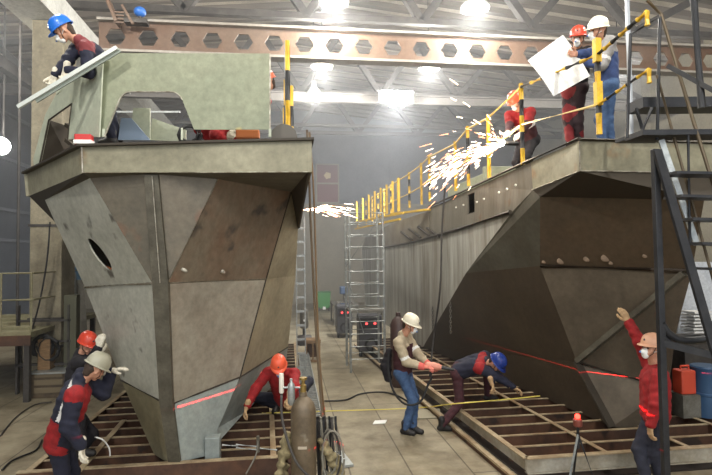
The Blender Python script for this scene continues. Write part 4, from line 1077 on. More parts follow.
MB().lathe(vz-lf*.20, (0, 0, 1), [(.018, -.05), (.022, -.04), (.022, .12), (.018, .13)], n=12).build('gauge_tube', mat('white_tube', (214, 208, 196), .4), gc, smooth=True)
MB().lathe(gp+V((0, 0, .62)), (0, 0, 1), [(.118, 0), (.122, .01), (.118, .02)], n=24).build('chain', M_galv, gc)
MB().obox(gp-FW*.115+V((0, 0, .95)), lf*.04, V((0, .003, 0)), V((0, 0, .012))).build('stencil', mat('stencil', (170, 158, 140), .6), gc)
hz = smooth_path([vz-lf*.2+V((0, 0, -.05)), vz-lf*.19+V((0, -.05, -.3)), vz-lf*.08+V((0, -.16, -.6)), vz+lf*.07+V((0, -.15, -.78)), vz+lf*.13+V((0, -.06, -.95)), vz+lf*.16+V((0, 0, -1.35))])
tag(MB().tube(hz, .012, n=8).build('gas_hose', M_dark, smooth=True), 'grey hose looping from the regulator across the front of the gas cylinder', 'hose')
# hose bundle to the right of the cylinder
rng = random.Random(3); b = MB(); bc_ = at(325, 440, 4.9)
for k in range(10):
    x = (k-4)*.020; a = bc_+lf*x+V((0, rng.uniform(-.03, .03), .22)); pts = [a, a+lf*rng.uniform(-.01, .03)+V((0, 0, -.35)), a+lf*(.02+rng.uniform(-.02, .05))+V((0, 0, -.75)), a+lf*.06+V((0, .0, -1.0))]
    b.tube(smooth_path(pts), .011, [M_blkrub, M_dark, mat('grey_hose', (120, 116, 104), .6)][k % 3], 6)
ob = b.build('hose_bundle', None, smooth=True); tag(ob, 'bundle of grey and black hoses hanging right of the gas cylinder', 'hoses', kind='stuff')
for k in range(3):
    cc = at(329+k*2, 452+k*3, 4.85-.04*k); b = MB(); b.tube([cc+lf*math.cos(a/14*6.2832)*(.075+.012*k)+V((0, .03*math.sin(a/3), math.sin(a/14*6.2832)*(.20+.02*k))) for a in range(15)], .010, n=6)
    tag(b.build('hose_loop', M_dark if k % 2 else mat('grey_hose', (120, 116, 104), .6), smooth=True), ['upright loop of grey hose in the bundle, nearest the gas cylinder', 'upright loop of dark hose in the middle of the bundle', 'upright loop of grey hose in the bundle, farthest right'][k], 'hose', 'hose loops')
# cylinder trolley: cloth/gloves & frame
tr = empty('cylinder_trolley', gp+V((0, .2, 0)), 'rusty trolley frame with draped cloth behind the gas cylinder', 'trolley')
for s_ in (-1, 1): MB().tube([gp+lf*.16*s_+V((0, .18, 0)), gp+lf*.16*s_+V((0, .18, .95))], .015).build('upright', M_beam, tr)
MB().tube([gp-lf*.16+V((0, .18, .7)), gp+lf*.16+V((0, .18, .7))], .013).tube([gp-lf*.16+V((0, .18, .12)), gp+lf*.16+V((0, .18, .12))], .013).build('crossbar', M_beam, tr)
vs, fs = caps_mesh([(gp-lf*.15+V((0, .14, .95)), gp-lf*.19+V((0, .10, .80)), .05, .05), (gp-lf*.15+V((0, .12, .85)), gp-lf*.24+V((0, .02, .66)), .04, .03), (gp-lf*.20+V((0, .1, .70)), gp-lf*.19+V((0, .05, .40)), .055, .02), (gp-lf*.22+V((0, .1, .62)), gp-lf*.29+V((0, .05, .48)), .03, .03)], .010, .02, .022, 2)
co = mesh_obj('rag', [(vs, fs, 0)], [mat('beige_cloth', (150, 138, 104), .95, 0, (112, 102, 76), 16)], None, gp); tag(co, 'beige rag draped on the left of the gas cylinder trolley', 'rag')
vs, fs = caps_mesh([(gp+lf*.17+V((0, .1, .92)), gp+lf*.27+V((0, .08, .78)), .03, .05), (gp+lf*.27+V((0, .12, .78)), gp+lf*.36+V((0, .1, .55)), .06, .04), (gp+lf*.25+V((0, .1, .6)), gp+lf*.30+V((0, .06, .42)), .05, .03)], .010, .02, .022, 5)
co = mesh_obj('rag', [(vs, fs, 0)], [MATS['beige_cloth']], None, gp); tag(co, 'beige rag draped behind the hose bundle', 'rag')
# long hanging hoses
hs = smooth_path([aty(307, 130, 6.1), aty(309, 170, 6.1), aty(311, 230, 6.1), aty(316, 330, 6.1), aty(321, 400, 5.9), aty(325, 440, 5.7), atz(332, 474, 0.03)])
tag(MB().tube(hs, .014, n=8).build('hanging_hose', mat('brown_hose', (84, 70, 52), .7), smooth=True), 'brown hose hanging from the right corner of the left hull deck to the floor', 'hose')
hs = smooth_path([aty(309.5, 132, 6.2), aty(314, 200, 6.2), aty(318, 330, 6.2), aty(324, 410, 6.0), atz(330, 455, 0.02)])
tag(MB().tube(hs, .011, n=8).build('hanging_cable', mat('brown_cable', (110, 88, 62), .7), smooth=True), 'thin brown cable hanging just right of the brown hose', 'cable')
hs = smooth_path([atx(445, 188, XS-.08), atx(442, 230, XS-.10), atx(440, 290, XS-.12), atx(434, 335, XS-.15), atz(431, 362, .3)])
tag(MB().tube(hs, .022, n=8).build('hanging_cable', M_dark, smooth=True), 'dark cable hanging down the side of the right hull', 'cable')
for k, (px, py, n_, lb) in enumerate(((432.5, 308, 10, 'steel chain hanging beside the dark cable on the right hull'), (450, 303, 12, 'thin steel chain hanging on the dark bow of the right hull'))):
    b = MB(); p = atx(px, py, XS-.03) if k == 0 else onplane(px, py, J0, J1, dg[3])-FW*.03
    for i in range(n_):
        cc = p-V((0, 0, .055*i)); r_ = .022; ax = RT if i % 2 else FW
        b.tube([cc+ax*math.cos(a)*r_+V((0, 0, math.sin(a)*.036)) for a in [j/8*6.2832 for j in range(9)]], .006, n=5)
    o = b.build('hanging_chain', M_steel if k else M_dark, smooth=True); tag(o, lb, 'chain')

# ================================================================== floor clutter
tag(MB().tube(smooth_path([atz(262, 413, .29), atz(302, 412, .3), atz(345, 410.5, .05), atz(395, 409, .04), atz(428, 407, .06), at(452, 404, 7.6), at(500, 400, 7.6), at(540, 396, 7.6)]), .008, n=6).build('yellow_rope', mat('cord_yellow', (212, 196, 92), .6), smooth=True), 'taut yellow cord crossing the aisle at floor level', 'cord')
tag(MB().tube(smooth_path([atz(322, 401, .02), atz(345, 400, .02), atz(360, 394, .02), atz(380, 392, .02), atz(396, 395, .02), atz(412, 404, .02)]), .014, n=6).build('power_cable', M_blkrub, smooth=True), 'black power cable snaking over the aisle floor to the man in jeans', 'cable')
tag(MB().obox(atz(423, 414, .012), V((.30, 0, 0)), V((.06, .24, 0)), V((0, 0, .006))).build('floor_sheet', mat('dusty_sheet', (146, 140, 120), .7)), 'thin grey sheet lying on the floor between the two men', 'sheet')
tag(MB().obox(atz(380, 422, .01), V((.10, 0, 0)), V((.03, .08, 0)), V((0, 0, .004))).build('paper_scrap', M_white), 'scrap of pale paper on the aisle floor left of the man in jeans', 'paper')
a, c = atz(338, 452, .02), atz(349, 466, .02); tag(MB().bar(a, c, .12, .03).build('steel_plate', M_galv), 'small metal plate on the aisle floor right of the hose bundle', 'plate')
# turnbuckle at the keel
tp = empty('turnbuckle', at(238, 446, 6.3), 'bright turnbuckle rod tying the keel to the grillage', 'turnbuckle')
MB().tube([at(222, 445, 6.2), at(238, 446, 6.25)], .012).build('rod', M_galv, tp); MB().tube([at(256, 448, 6.3), at(277, 450, 6.3)], .012).build('rod', M_galv, tp)
for dy in (-1.5, 1.8): MB().tube([at(236, 446+dy, 6.2), at(257, 448+dy, 6.25)], .010).build('frame', M_galv, tp)
MB().tube([at(258, 436, 6.28), at(258, 452, 6.28)], .02).build('pin', M_steel, tp)
tag(MB().obox(at(213, 449, 6.35), lf*.09, V((0, .08, 0)), V((0, 0, .16))).build('keel_block', M_h_blue, bevel=.01), 'grey steel block supporting the keel right of the stem of the left hull', 'block')
tag(MB().tube(smooth_path([at(95, 437, 6.0), at(103, 440, 6.0), at(109, 448, 5.9), at(110, 456, 5.9)]), .008, n=6).build('white_cord', M_white, smooth=True), 'short curl of white cord on the left grillage beside the man', 'cord')
tag(MB().tube(smooth_path([at(258, 440, 6.2), at(256, 455, 6.1), at(246, 474, 6.0)]), .01, n=6).build('thin_hose', M_steel, smooth=True), 'thin grey hose dropping from the turnbuckle pin', 'hose')
# laser level on tripod
lz0 = at(577.5, 416, 5.75); LASER = at(577.5, 413.5, 5.75)
tl = empty('laser_level', V((lz0.x, lz0.y, 0)), 'laser level with a red glowing head on a black tripod', 'laser level')
MB().lathe(lz0+V((0, 0, -.11)), (0, 0, 1), [(.045, 0), (.05, .01), (.05, .07), (.04, .08)], n=16).build('housing', mat('laser_housing', (120, 60, 50), .5), tl, smooth=True)
MB().ball(lz0+V((0, 0, -.005)), .03, n=14).build('laser_head', mat('laser_red', (255, 40, 30), emit=14), tl, smooth=True)
MB().tube([lz0+V((0, 0, -.11)), lz0+V((0, 0, -.35))], .018).build('column', M_blk, tl)
for k in range(3):
    a = math.radians(200+k*120); q = lz0+V((0, 0, -.2)); MB().tube([q, V((q.x+math.cos(a)*.22, q.y+math.sin(a)*.22, 0))], .013, n=8).build('leg', M_blk if k else M_galv, tl)
# papers on the floor at left, cables
tag(MB().tube(smooth_path([atz(2, 470, .02), atz(10, 462, .02), atz(20, 457, .02), atz(36, 450, .02), atz(42, 440, .02)]), .012, n=6).build('floor_cable', M_blkrub, smooth=True), 'black cable lying on the left floor beside the grillage', 'cable')
tag(MB().tube(smooth_path([atz(0, 436, .02), atz(15, 418, .02), atz(34, 405, .02), atz(52, 402, .02)]), .010, n=6).build('floor_cable', M_dark, smooth=True), 'thin dark cable curving over the left floor towards the cabinet', 'cable')

# ================================================================== left background
M_plat = mat('worn_platform', (148, 144, 112), .6, .1, (120, 112, 84), 3)
lp_ = empty('work_platform', (-5.8, 10.6, 0), 'yellowish raised working platform with guard rail at the left edge', 'platform')
z1 = at(15, 327, 10.5).z; yb = 10.5
xr = aty(31, 320, yb).x
MB().box((xr-2.5, yb, z1-.1), (xr, yb+3.6, z1)).build('platform_deck', M_plat, lp_)
MB().box((xr-2.5, yb-.02, z1-.25), (xr, yb+.0, z1-.06)).build('edge_beam', M_beam, lp_)
for x in (xr-.02, xr-.55, xr-1.1): MB().tube([(x, yb+.05, z1), (x, yb+.05, z1+1.1)], .02).build('post', M_plat, lp_)
for z in (1.1, .6): MB().tube([(xr-2.5, yb+.05, z1+z), (xr, yb+.05, z1+z)], .02).build('rail', M_plat, lp_)
for z in (1.1, .6): MB().tube([(xr, yb+.05, z1+z), (xr, yb+3.5, z1+z)], .02).build('rail', M_plat, lp_)
for x in (xr-.1, xr-1.8):
    for y in (yb+.1, yb+3.4): MB().box((x-.05, y-.05, 0), (x+.05, y+.05, z1-.1)).build('leg', M_dark, lp_)
for k in range(4): MB().box((xr-2.4, yb+.4+k*.75, z1), (xr-.15, yb+.52+k*.75, z1+.06)).build('batten', M_plat, lp_)
# cabinet with open front below
cb = empty('tool_cabinet', atz(48, 402, 0), 'brown wooden tool cabinet with a light top beside the column', 'cabinet')
c = atz(49, 398, 0); x0_, x1_ = aty(31, 380, c.y).x, aty(66, 380, c.y).x; h_ = aty(49, 372, c.y).z
MB().box((x0_, c.y, .0), (x1_, c.y+.5, h_-.03)).build('body', mat('cabinet_brown', (96, 82, 62), .7, 0, (70, 58, 46), 4), cb, bevel=.01)
MB().box((x0_-.05, c.y-.05, h_-.03), (x1_+.05, c.y+.55, h_)).build('top', M_galv, cb)
for k in range(3): MB().box((x0_+.06, c.y-.015, .1+k*.15), (x1_-.06, c.y, .2+k*.15)).build('drawer', mat('cabinet_drawer', (112, 100, 78), .7), cb)
MB().box((x0_+.02, c.y+.2, h_), (x0_+.25, c.y+.45, h_+.6)).build('upper_box', M_wood, cb, bevel=.01)
sh_ = empty('cable_rack', aty(48, 350, 11.3), 'dark rack with cables in front of the concrete column', 'rack')
b = MB()
for z in (.55, 1.0, 1.42): b.box((cl.x-.1, 11.2, z), (cr.x+.3, 11.3, z+.04))
b.build('shelf', M_dark, sh_)
for x in (cl.x-.08, cr.x+.26): MB().box((x-.02, 11.2, 0), (x+.02, 11.3, 1.75)).build('post', M_dark, sh_)
for k in range(3):
    cc = V((cl.x+.35+.12*k, 11.1-.03*k, 1.0-.05*k)); MB().tube([cc+V((math.cos(a/10*6.2832)*.19, 0, math.sin(a/10*6.2832)*.22)) for a in range(11)], .035, n=8).build('cable_coil', M_blkrub, sh_, smooth=True)
# leaning planks and blue press behind
for i, (p0_, p1_, d, m_, lb) in enumerate((((63, 238), (66, 340), 12.8, M_white, 'narrow white board leaning beside the column, the topmost'), ((72, 272), (78, 345), 12.3, M_galv, 'pale grey plank leaning left of the hull, the nearer one'), ((80, 280), (84, 345), 12.0, M_steel, 'grey plank leaning right beside the left hull edge'))):
    a, c = at(*p0_, d), at(*p1_, d-.4); c2 = a+(c-a)*((a.z)/(a.z-c.z)); o = MB().bar(a, c2, .16, .04).build('leaning_plank', m_); tag(o, lb, 'plank')
q = at(77, 278, 12.9); pr = empty('blue_press', V((q.x, q.y, 0)), 'blue machine head on a grey stand behind the leaning planks', 'machine')
MB().obox(q, V((.18, 0, 0)), V((0, .2, 0)), V((0, 0, .28))).build('head', mat('machine_blue2', (70, 110, 140), .5), pr, bevel=.03); MB().box((q.x-.12, q.y-.1, 0), (q.x+.12, q.y+.1, q.z-.28)).build('stand', M_steel, pr)
q = at(70, 320, 10.5); ls = MB().box((q.x-.12, q.y, 0), (q.x+.12, q.y+.2, q.z+.5)).build('grey_locker', mat('olive_locker', (84, 84, 66), .6), bevel=.01); tag(ls, 'narrow olive locker between the column and the left hull', 'locker')
tag(MB().tube(smooth_path([aty(50, 222, 10.9), aty(47, 260, 10.9), aty(40, 300, 10.9), aty(32, 330, 10.9)]), .016, n=6).build('hanging_cable', M_blkrub, smooth=True), 'black cable slanting down in front of the concrete column', 'cable')
# ================================================================== the people
NAVY = mat('navy_cloth', (32, 35, 54), .85, 0, (24, 27, 44), 14); RED = mat('red_cloth', (150, 24, 28), .85, 0, (124, 20, 24), 14)
BLACKC = mat('black_cloth', (34, 32, 38), .85, 0, (26, 25, 30), 14); BEIGE = mat('beige_cloth2', (176, 162, 138), .85, 0, (158, 146, 122), 14)
MAROON = mat('dark_maroon_cloth', (70, 34, 40), .85, 0, (54, 28, 34), 14); JEANS = mat('blue_jeans', (66, 92, 128), .85, 0, (48, 70, 104), 12)
WSTR = mat('reflective_stripe', (214, 214, 210), .5); GREYC = mat('grey_cloth', (150, 148, 146), .85, 0, (134, 132, 130), 14)
H_BLUE = mat('helmet_blue', (38, 108, 204), .3); H_WHITE = mat('helmet_white', (228, 222, 200), .3); H_ORG = mat('helmet_orange', (222, 92, 62), .3); H_DBLUE = mat('helmet_dark_blue', (34, 56, 130), .3)
H_GREY = mat('helmet_grey', (158, 156, 138), .35); H_TAN = mat('helmet_tan', (196, 150, 122), .4); H_RED = mat('helmet_red', (206, 70, 50), .3)
Z = V((0, 0, 1))
L_, R_ = -RT, RT.copy()
def hz(v): v = V(v); v.z = 0; return v.normalized()
FWH, RTH = hz(FW), hz(RT)

# 1. white helmet, jeans, beige and dark jacket, holding a blower
def j6(c, k, tt, f):
    m = np.where(k >= 4, 0, 1)
    t = np.array(f['t']); n = np.array(f['neck']); h = (c-n) @ t
    m = np.where((k < 4) & (h > -.12), 0, m)
    m = np.where((k >= 4) & (k % 2 == 0) & (tt > .72) & (tt < .86), 2, m)
    m = np.where((k >= 4) & (k % 2 == 1) & (tt > .80), 3, m)
    return m
fc = hz(RTH*.95+FWH*.1-FWH*.5)
pr1, in1 = person(atz(407, 431, 0), 'man in white helmet, beige sleeved jacket and blue jeans holding a blower in the aisle', at(403, 371, 7.85), at(402.5, 336, 7.8), at(410, 325, 7.72), fc, fc+V((0, 0, -.42)),
       [at(424, 367, 7.5), at(429, 365.5, 7.75)], [atz(405, 428.5, .09), atz(413, 427, .09)], [V((0, 0, -1))-fc*.6, V((0, 0, -1))-fc*.5], [fc, fc],
       [BEIGE, MAROON, WSTR, mat('pink_cuff', (206, 96, 88), .8)], JEANS, H_WHITE, mat('pink_glove', (208, 120, 104), .8), True, j6, palms=[-Z, -Z], curl=(1.0, 1.0), hdir=(fc, fc), seed=1)
# the blower in his hands
bp_ = at(432, 366, 7.6)
tb = empty('hand_blower', bp_, 'pinkish hand tool with a dark nozzle in the hands of the man in jeans', 'tool')
ax = (hz(RTH*.9-FWH*.25)+V((0, 0, -.12))).normalized()
MB().lathe(bp_-ax*.10, ax, [(.03, 0), (.052, .02), (.058, .12), (.05, .2), (.03, .24)], n=16).build('body', mat('tool_salmon', (200, 132, 112), .5), tb, smooth=True)
MB().lathe(bp_+ax*.12, ax, [(.028, 0), (.022, .14), (.018, .2)], n=12).build('nozzle', M_blk, tb, smooth=True)
MB().bar(bp_-V((0, 0, .04)), bp_-V((0, 0, .16))-ax*.03, .03, .04).build('handle', M_blk, tb)
tag(MB().tube(smooth_path([bp_-V((0, 0, .16)), at(428, 385, 7.55), at(420, 402, 7.5), at(405, 404, 7.5), at(393, 390, 7.6), at(388, 368, 7.7), at(389, 352, 7.75)]), .016, n=8).build('air_hose', M_blkrub, smooth=True), 'black hose looping from the hand tool round the man in jeans', 'hose')
bgp = at(399, 370, 10.6); o = MB().lathe(V((bgp.x, bgp.y, 0)), (0, 0, 1), [(.14, 0), (.17, .05), (.17, 1.25), (.12, 1.36), (.05, 1.42), (.05, 1.5)], n=20).build('dark_cylinder', mat('dark_red_paint', (58, 38, 34), .5), smooth=True)
tag(o, 'dark red brown cylinder standing behind the man in white helmet', 'gas cylinder')
o = caps_mesh([(at(389, 351, 8.02), at(386, 366, 8.02), .05, .08), (at(386, 366, 8.02), at(388, 378, 8.02), .08, .06)], .015, .04, .01, 4)
b_ = mesh_obj('black_bag', [(*o, 0)], [BLACKC], None, at(380, 375, 8.2)); tag(b_, 'black bag hanging at the back of the man in jeans', 'bag')

# 2. bending man in blue helmet, dark overalls
def j7(c, k, tt, f):
    h = (c-np.array(f['neck'])) @ np.array(f['t'])
    m = np.where((k < 4) & (h > -.08) & (h < .03), 1, 0); m = np.where((k == 4) & (tt < .15), 1, m)
    return m
person(atz(452, 428, 0), 'man in dark blue helmet bending over the right grillage with one foot on the floor', at(459, 370, 8.1), at(485, 361, 7.85), at(496, 363, 7.7), hz(RTH)+V((0, 0, -1.2)), hz(RTH*.8-FWH*.5)+V((0, 0, -1.3)),
       [at(522, 392, 7.6), at(492, 384, 7.55)], [atz(442, 425, .09), at(488, 395, 8.3)], [RTH+Z*.5, -FWH*.4+RTH], [RTH*.6-Z*.2+FWH*.1, RTH+Z*.8],
       [NAVY, RED, WSTR], MAROON, H_DBLUE, mat('tan_glove', (170, 140, 104), .8), False, j7, palms=[-Z, -Z], curl=(.7, .9), hdir=(RTH-Z*.5, -Z+RTH*.3), seed=2)

# 3. man in red reaching up at the right
def j8(c, k, tt, f): return np.where((k >= 4) & (k % 2 == 0) & (tt < .0), 1, 0)
fr8 = hz(-RTH*.9+FWH*.3)
person(at(655, 497, 5.75), 'man in red jacket and tan helmet reaching up to the bow of the right hull', at(655, 415, 5.8), at(655, 366, 5.8), at(651, 349, 5.75), fr8, hz(-RTH*.8-FWH*.3)+Z*.15,
       [at(627, 319, 6.1), at(650, 427, 5.6)], [at(649, 490, 5.75), at(663, 488, 5.85)], [Z*.2-FWH, RTH*.2-FWH], [fr8, fr8],
       [RED, WSTR], mat('dark_navy_trousers', (40, 42, 56), .85, 0, (30, 32, 44), 12), H_TAN, mat('tan_glove', (170, 140, 104), .8), True, None, palms=[FWH, RTH], curl=(.5, .7), hdir=(Z-RTH*.5, -Z), seed=3, bw=1.2, bulk=1.2)

# 4. foreground man in navy and red leaning on the left hull
def j3(c, k, tt, f):
    h = (c-np.array(f['neck'])) @ np.array(f['t']); x = (c-np.array(f['neck'])) @ np.array(f['rt']); y = (c-np.array(f['neck'])) @ np.array(f['fr'])
    m = np.zeros(len(c), int); body = (k < 4); near = x > -.05
    m = np.where(body & near & (h > -.36) & (h < .0) & (y > -.045), 1, m)
    m = np.where(body & near & (h > -.36) & (h < .0) & (y > -.085) & (y <= -.045), 2, m)
    m = np.where(body & near & (h <= -.38) & (y < .0) & (y > -.16), 1, m)
    m = np.where((k == 4) & (tt < .15), 1, m)
    return m
f3 = hz(RTH*.85+FWH*.35)
def t3(c, k, tt, f):
    x = (c-np.array(f['pelvis'])) @ np.array(f['rt']); hh = (c-np.array(f['pelvis'])) @ np.array(f['t'])
    return np.where((hh > -.05) & (x > .05), 1, 0)
person(atz(66, 474, 0), 'foreground man in navy and red jacket and grey helmet leaning on the left hull', at(60, 440, 5.35), at(80, 381, 5.3), at(95, 369, 5.35), f3+V((0, 0, -.3)), hz(RTH*.5+FWH*.9)+V((0, 0, -.55)),
       [at(82, 447, 5.15), at(112, 371, 5.6)], [at(60, 523, 5.4), at(76, 520, 5.6)], [-f3-FWH*.3, -Z*.8+FWH*.2], [f3, f3],
       [NAVY, RED, WSTR], ([NAVY, RED], t3), H_GREY, M_glove, False, j3, palms=[RTH, RTH], curl=(.7, .4), hdir=(-Z, RTH+Z*.3), seed=4, bw=1.25, bulk=1.25)
# 5. man behind him in orange helmet with white gloves
person(at(84, 470, 6.6), 'man in orange helmet behind the grey helmeted man, white gloves held up', at(72, 405, 6.7), at(80, 355, 6.7), at(87, 345, 6.65), f3, hz(RTH*.6-FWH*.4)-Z*.3,
       [at(99, 346, 6.3), at(108, 353, 6.35)], [atz(68, 466, .09), atz(82, 458, .35)], [-Z-RTH*.2, -Z], [f3, f3],
       [BLACKC], BLACKC, H_RED, M_glove, False, None, palms=[FWH, FWH], curl=(.9, .9), hdir=(Z+RTH*.3, Z), seed=5)
# 6. crouching man in red right of the left hull
f6 = hz(-FWH+RTH*-.1)
person(atz(285, 412, .27), 'man in red overalls and orange helmet crouching right of the left hull', at(287, 399, 7.75), at(281, 371, 7.25), at(279, 367, 7.05), f6-Z*.6, f6-Z*.55+RTH*.25,
       [at(246, 408, 6.95), at(289, 400, 6.7)], [atz(276, 406, .36), atz(296, 403, .36)], [-RTH+Z*.1, RTH*.8-Z*.3], [f6+Z*.8-RTH*.3, f6+Z*.8+RTH*.4],
       [RED], mat('dark_navy_trousers', (40, 42, 56)), H_ORG, mat('tan_glove', (170, 140, 104), .8), True, None, palms=[-Z, -Z], curl=(.6, .9), hdir=(-Z-RTH*.3, -Z-FWH*.5), seed=6)

# 7. man in blue helmet laying the strip on the wheelhouse
def j1(c, k, tt, f):
    t = np.array(f['t']); n = np.array(f['neck']); h = (c-n) @ t; m = np.zeros(len(c), int)
    x = (c-n) @ np.array(f['rt'])
    m = np.where((k < 4) & (h > -.10), 1, m); m = np.where((k >= 4) & (k % 2 == 0) & (tt < .2), 1, m)
    m = np.where((k < 4) & (np.abs(h+.24) < .022), 2, m)
    return m
f1_ = hz(-RTH*.95-FWH*.2)
person(at(108, 150, 6.6), 'man in bright blue helmet leaning down to the pale strip at the upper left', at(107, 69, 6.4), at(80, 42, 6.12), at(64, 31, 6.02), f1_+V((0, 0, -.9)), f1_+V((0, 0, -.75)),
       [at(51, 80, 6.02), at(66, 70, 6.0)], [at(113, 150, 6.7), at(118, 150, 6.9)], [Z*.4+RTH*.5, RTH*.6-Z*.2], [f1_, f1_],
       [NAVY, mat('dark_red_yoke', (110, 46, 50), .85), WSTR], NAVY, H_BLUE, M_glove, True, j1, palms=[-FWH, -FWH], curl=(1.0, 1.0), hdir=(-Z-RTH*.25, -Z-RTH*.2), seed=7)
# 8. crouching man hidden behind the wheelhouse sheet
f2 = hz(-RTH*.6-FWH*.3)
person(at(250, 142, 7.0), 'crouching man in red behind the wheelhouse sheet, orange helmet edge showing', at(228, 129, 6.9), at(262, 94, 6.9), at(267, 83, 6.9), f2-Z*.3, f2-Z*.5,
       [at(215, 132, 6.7), at(235, 133, 6.6)], [at(240, 150, 6.9), at(225, 151, 7.0)], [-Z, -Z], [f2+Z, f2+Z],
       [RED], RED, H_ORG, M_glove, False, None, seed=8)

# 9. grinder in red helmet on the right hull
def j9(c, k, tt, f):
    t = np.array(f['t']); n = np.array(f['neck']); h = (c-n) @ t; m = np.zeros(len(c), int)
    m = np.where((k < 4) & (h < -.2) & (h > -.28), 2, m); m = np.where((k < 4) & (h < -.28), 1, m); m = np.where((k >= 4) & (k % 2 == 1), 1, m)
    return m
f9 = hz(-RTH*.7-FWH*.7)
person(atz(525, 166, HZ), 'man in red jacket and orange helmet grinding steel in a spray of sparks', at(528, 140, 8.7), at(519, 111, 8.45), at(515, 102, 8.3), f9-Z*.3, f9-Z*.8,
       [at(508, 140, 8.0), at(516, 142, 7.95)], [at(527, 176, 8.9), at(537, 172, 8.7)], [-Z+RTH*.5, RTH], [f9, f9],
       [RED, MAROON, WSTR], BLACKC, H_ORG, M_glove, True, j9, palms=[-Z, -Z], curl=(1, 1), hdir=(f9-Z*.4, f9-Z*.4), seed=9)
GR = at(505, 143, 7.95)
gd_ = empty('angle_grinder', GR, 'small angle grinder in the gloved hands of the grinding man', 'grinder')
ax = hz(RTH+FWH*.3); MB().lathe(GR, ax, [(.02, 0), (.035, .03), (.032, .22), (.02, .24)], n=12).build('body', M_blk, gd_, smooth=True)
MB().lathe(GR-V((0, 0, .02)), (0, 0, 1), [(.062, 0), (.062, .005)], n=20).build('disc', M_steel, gd_)

# 10. man with orange helmet behind the drawing; 11. white helmet beside him
f10 = hz(-RTH*.55-FWH*.35)
def t10(c, k, tt, f):
    q = c*9; return ((np.sin(q[:, 0]*2+1)+np.sin(q[:, 2]*2.3)+np.sin(q[:, 1]*2)) > .9).astype(int)
person(atz(576, 142, HZ), 'man in orange helmet holding the large white sheet on the right hull deck', at(574, 88, 7.3), at(577, 50, 7.2), at(578, 39, 7.1), f10, hz(-RTH*.45-FWH*.8)-Z*.25,
       [at(549, 69, 6.85), at(573, 53, 6.75)], [at(571, 151, 7.3), at(580, 151, 7.4)], [-Z, -Z], [f10, f10],
       [BLACKC, RED], ([mat('black_maroon_cloth', (44, 28, 32), .85), mat('dark_red_cloth', (110, 26, 30), .85)], t10), H_RED, M_glove, True, None, curl=(1.1, 1.1), seed=10)
def j11(c, k, tt, f):
    t = np.array(f['t']); n = np.array(f['neck']); h = (c-n) @ t; m = np.zeros(len(c), int)
    m = np.where((k < 4) & (h > -.17), 1, m); m = np.where((k >= 4) & (k % 2 == 0), 1, m); m = np.where((k >= 4) & (k % 2 == 0) & (np.abs(tt-.7) < .06), 2, m)
    return m
f11 = hz(-RTH*.95+FWH*.1)
person(atz(602, 142, HZ), 'man in white helmet, grey shouldered blue jacket and jeans beside the white sheet', at(607, 86, 6.8), at(604, 42, 6.75), at(598, 31, 6.65), f11, hz(-RTH-FWH*.1)-Z*.15,
       [at(573, 55, 6.55), at(580, 62, 6.7)], [at(603, 154, 6.8), at(612, 154, 6.95)], [-Z+RTH*.3, -Z], [f11, f11],
       [mat('steel_blue_cloth', (52, 70, 112), .85, 0, (40, 56, 94), 12), GREYC, WSTR], JEANS, H_WHITE, None, True, j11, curl=(.9, .9), palms=[-FWH, -FWH], hdir=(-RTH, -RTH), seed=11)
cs = [at(563, 35, 6.75), at(528, 60, 6.6), at(554, 96, 6.5), at(590, 76, 6.6)]
b = MB(); n_ = 8; vs = []
for i in range(n_+1):
    for j in range(n_+1):
        u, v = i/n_, j/n_; p = cs[0].lerp(cs[1], u).lerp(cs[3].lerp(cs[2], u), v); vs.append(p-FW*.03*math.sin(v*math.pi)-FW*.015*math.sin(u*5))
k_ = len(vs); vs += [p+FW*.003 for p in vs]; fs = []
for i in range(n_):
    for j in range(n_):
        a = i*(n_+1)+j; q = (a, a+1, a+n_+2, a+n_+1); fs.append(q); fs.append(tuple(x+k_ for x in q[::-1]))
b.add(vs, fs); o = b.build('drawing_sheet', mat('white_paper', (232, 232, 232), .7, 0, (216, 214, 208), 2), smooth=True); tag(o, 'large white drawing sheet held by the two men at the upper right', 'drawing')

# ================================================================== sparks
M_spark = mat('hot_spark', (255, 226, 196), emit=22); M_spark2 = mat('orange_spark', (255, 170, 120), emit=9)
def sparks(org, dirn, n, L, spread, name, label, seed, drop=.35, back=.0):
    rg = random.Random(seed); b = MB(); d0 = V(dirn).normalized(); x, y, _ = basis(d0)
    for k in range(n):
        d = (d0+x*rg.gauss(0, spread)+y*rg.gauss(0, spread)).normalized(); s_ = rg.random()**1.9*L; ln = rg.uniform(.04, .17)*(0.5+s_/L)
        p = org+d*s_-Z*drop*(s_/L)**2*rg.uniform(.3, 1.1); q = p+(d-Z*.35*s_/L).normalized()*ln; r_ = rg.uniform(.0018, .0042)
        b.tube([p, (p+q)/2, q], r_, M_spark if rg.random() < .65 else M_spark2, n=4, r2=r_*.3)
    o = b.build(name, None); tag(o, label, 'sparks', kind='stuff'); return o
sparks(GR, at(430, 166, 9.6)-GR, 460, 1.75, .10, 'grinding_sparks', 'bright spray of sparks thrown left by the grinder on the right hull', 11)
sparks(GR, at(460, 118, 8.4)-GR, 60, 1.2, .35, 'grinding_sparks', 'loose sparks scattering round the grinder head on the right hull', 12, drop=.1)
S2 = at(303, 210, 9.2); sparks(S2, at(345, 208, 9.4)-S2, 130, .8, .10, 'welding_sparks', 'small reddish spray of sparks beside the right edge of the left hull', 13, drop=.08)
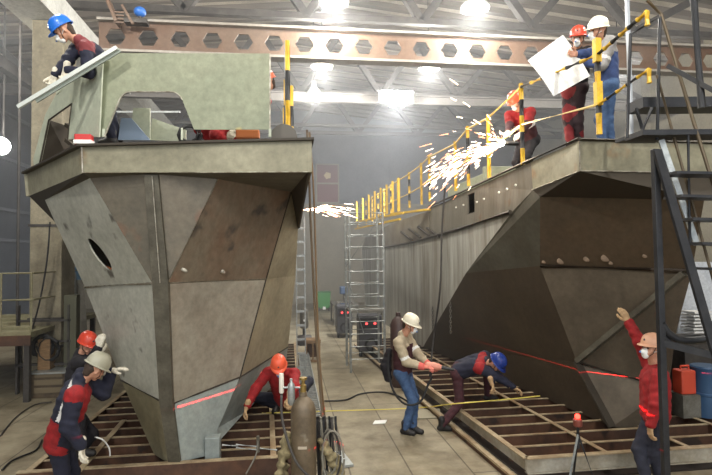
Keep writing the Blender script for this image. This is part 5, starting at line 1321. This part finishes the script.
MB_ = MB().ball(GR-V((.05, 0, 0)), .045, n=10); o = MB_.build('spark_core', mat('spark_core', (255, 244, 230), emit=40)); tag(o, 'white hot glow where the grinding disc touches the steel', 'sparks')
ld = bpy.data.lights.new('spark_light', 'POINT'); ld.energy = 45; ld.color = (1, .85, .65); ld.shadow_soft_size = .06; lo = bpy.data.objects.new('spark_light', ld); COL.objects.link(lo); lo.location = GR+V((-.12, -.1, .08))
# the rotating laser's level sheet of light: a lamp that shines only in a thin horizontal fan
ld = bpy.data.lights.new('laser_light', 'POINT'); ld.energy = 3600; ld.shadow_soft_size = 0.0; ld.color = (1, .02, .025); ld.use_nodes = True
nt = ld.node_tree; em = nt.nodes['Emission']; tc = nt.nodes.new('ShaderNodeTexCoord'); sx = nt.nodes.new('ShaderNodeSeparateXYZ'); ab = nt.nodes.new('ShaderNodeMath'); ab.operation = 'ABSOLUTE'
lt = nt.nodes.new('ShaderNodeMath'); lt.operation = 'LESS_THAN'; lt.inputs[1].default_value = .0024
nt.links.new(tc.outputs['Normal'], sx.inputs[0]); nt.links.new(sx.outputs['Z'], ab.inputs[0]); nt.links.new(ab.outputs[0], lt.inputs[0]); # two fans: towards the right hull and towards the left hull, none up the aisle between them
def mnode(op, a, b_=None):
    q = nt.nodes.new('ShaderNodeMath'); q.operation = op
    for i, v_ in enumerate((a, b_)):
        if v_ is None: continue
        if isinstance(v_, (int, float)): q.inputs[i].default_value = v_
        else: nt.links.new(v_, q.inputs[i])
    return q.outputs[0]
X_, Y_ = sx.outputs['X'], sx.outputs['Y']
aisle = mnode('MULTIPLY', mnode('GREATER_THAN', mnode('ADD', X_, mnode('MULTIPLY', Y_, 1.35)), 0.0), mnode('LESS_THAN', X_, mnode('MULTIPLY', Y_, .10)))
nt.links.new(mnode('MULTIPLY', lt.outputs[0], mnode('SUBTRACT', 1.0, aisle)), em.inputs['Strength'])
lo = bpy.data.objects.new('laser_light', ld); COL.objects.link(lo); lo.parent = tl; lo.location = LASER+V((0, 0, .035))-WP[tl.name]
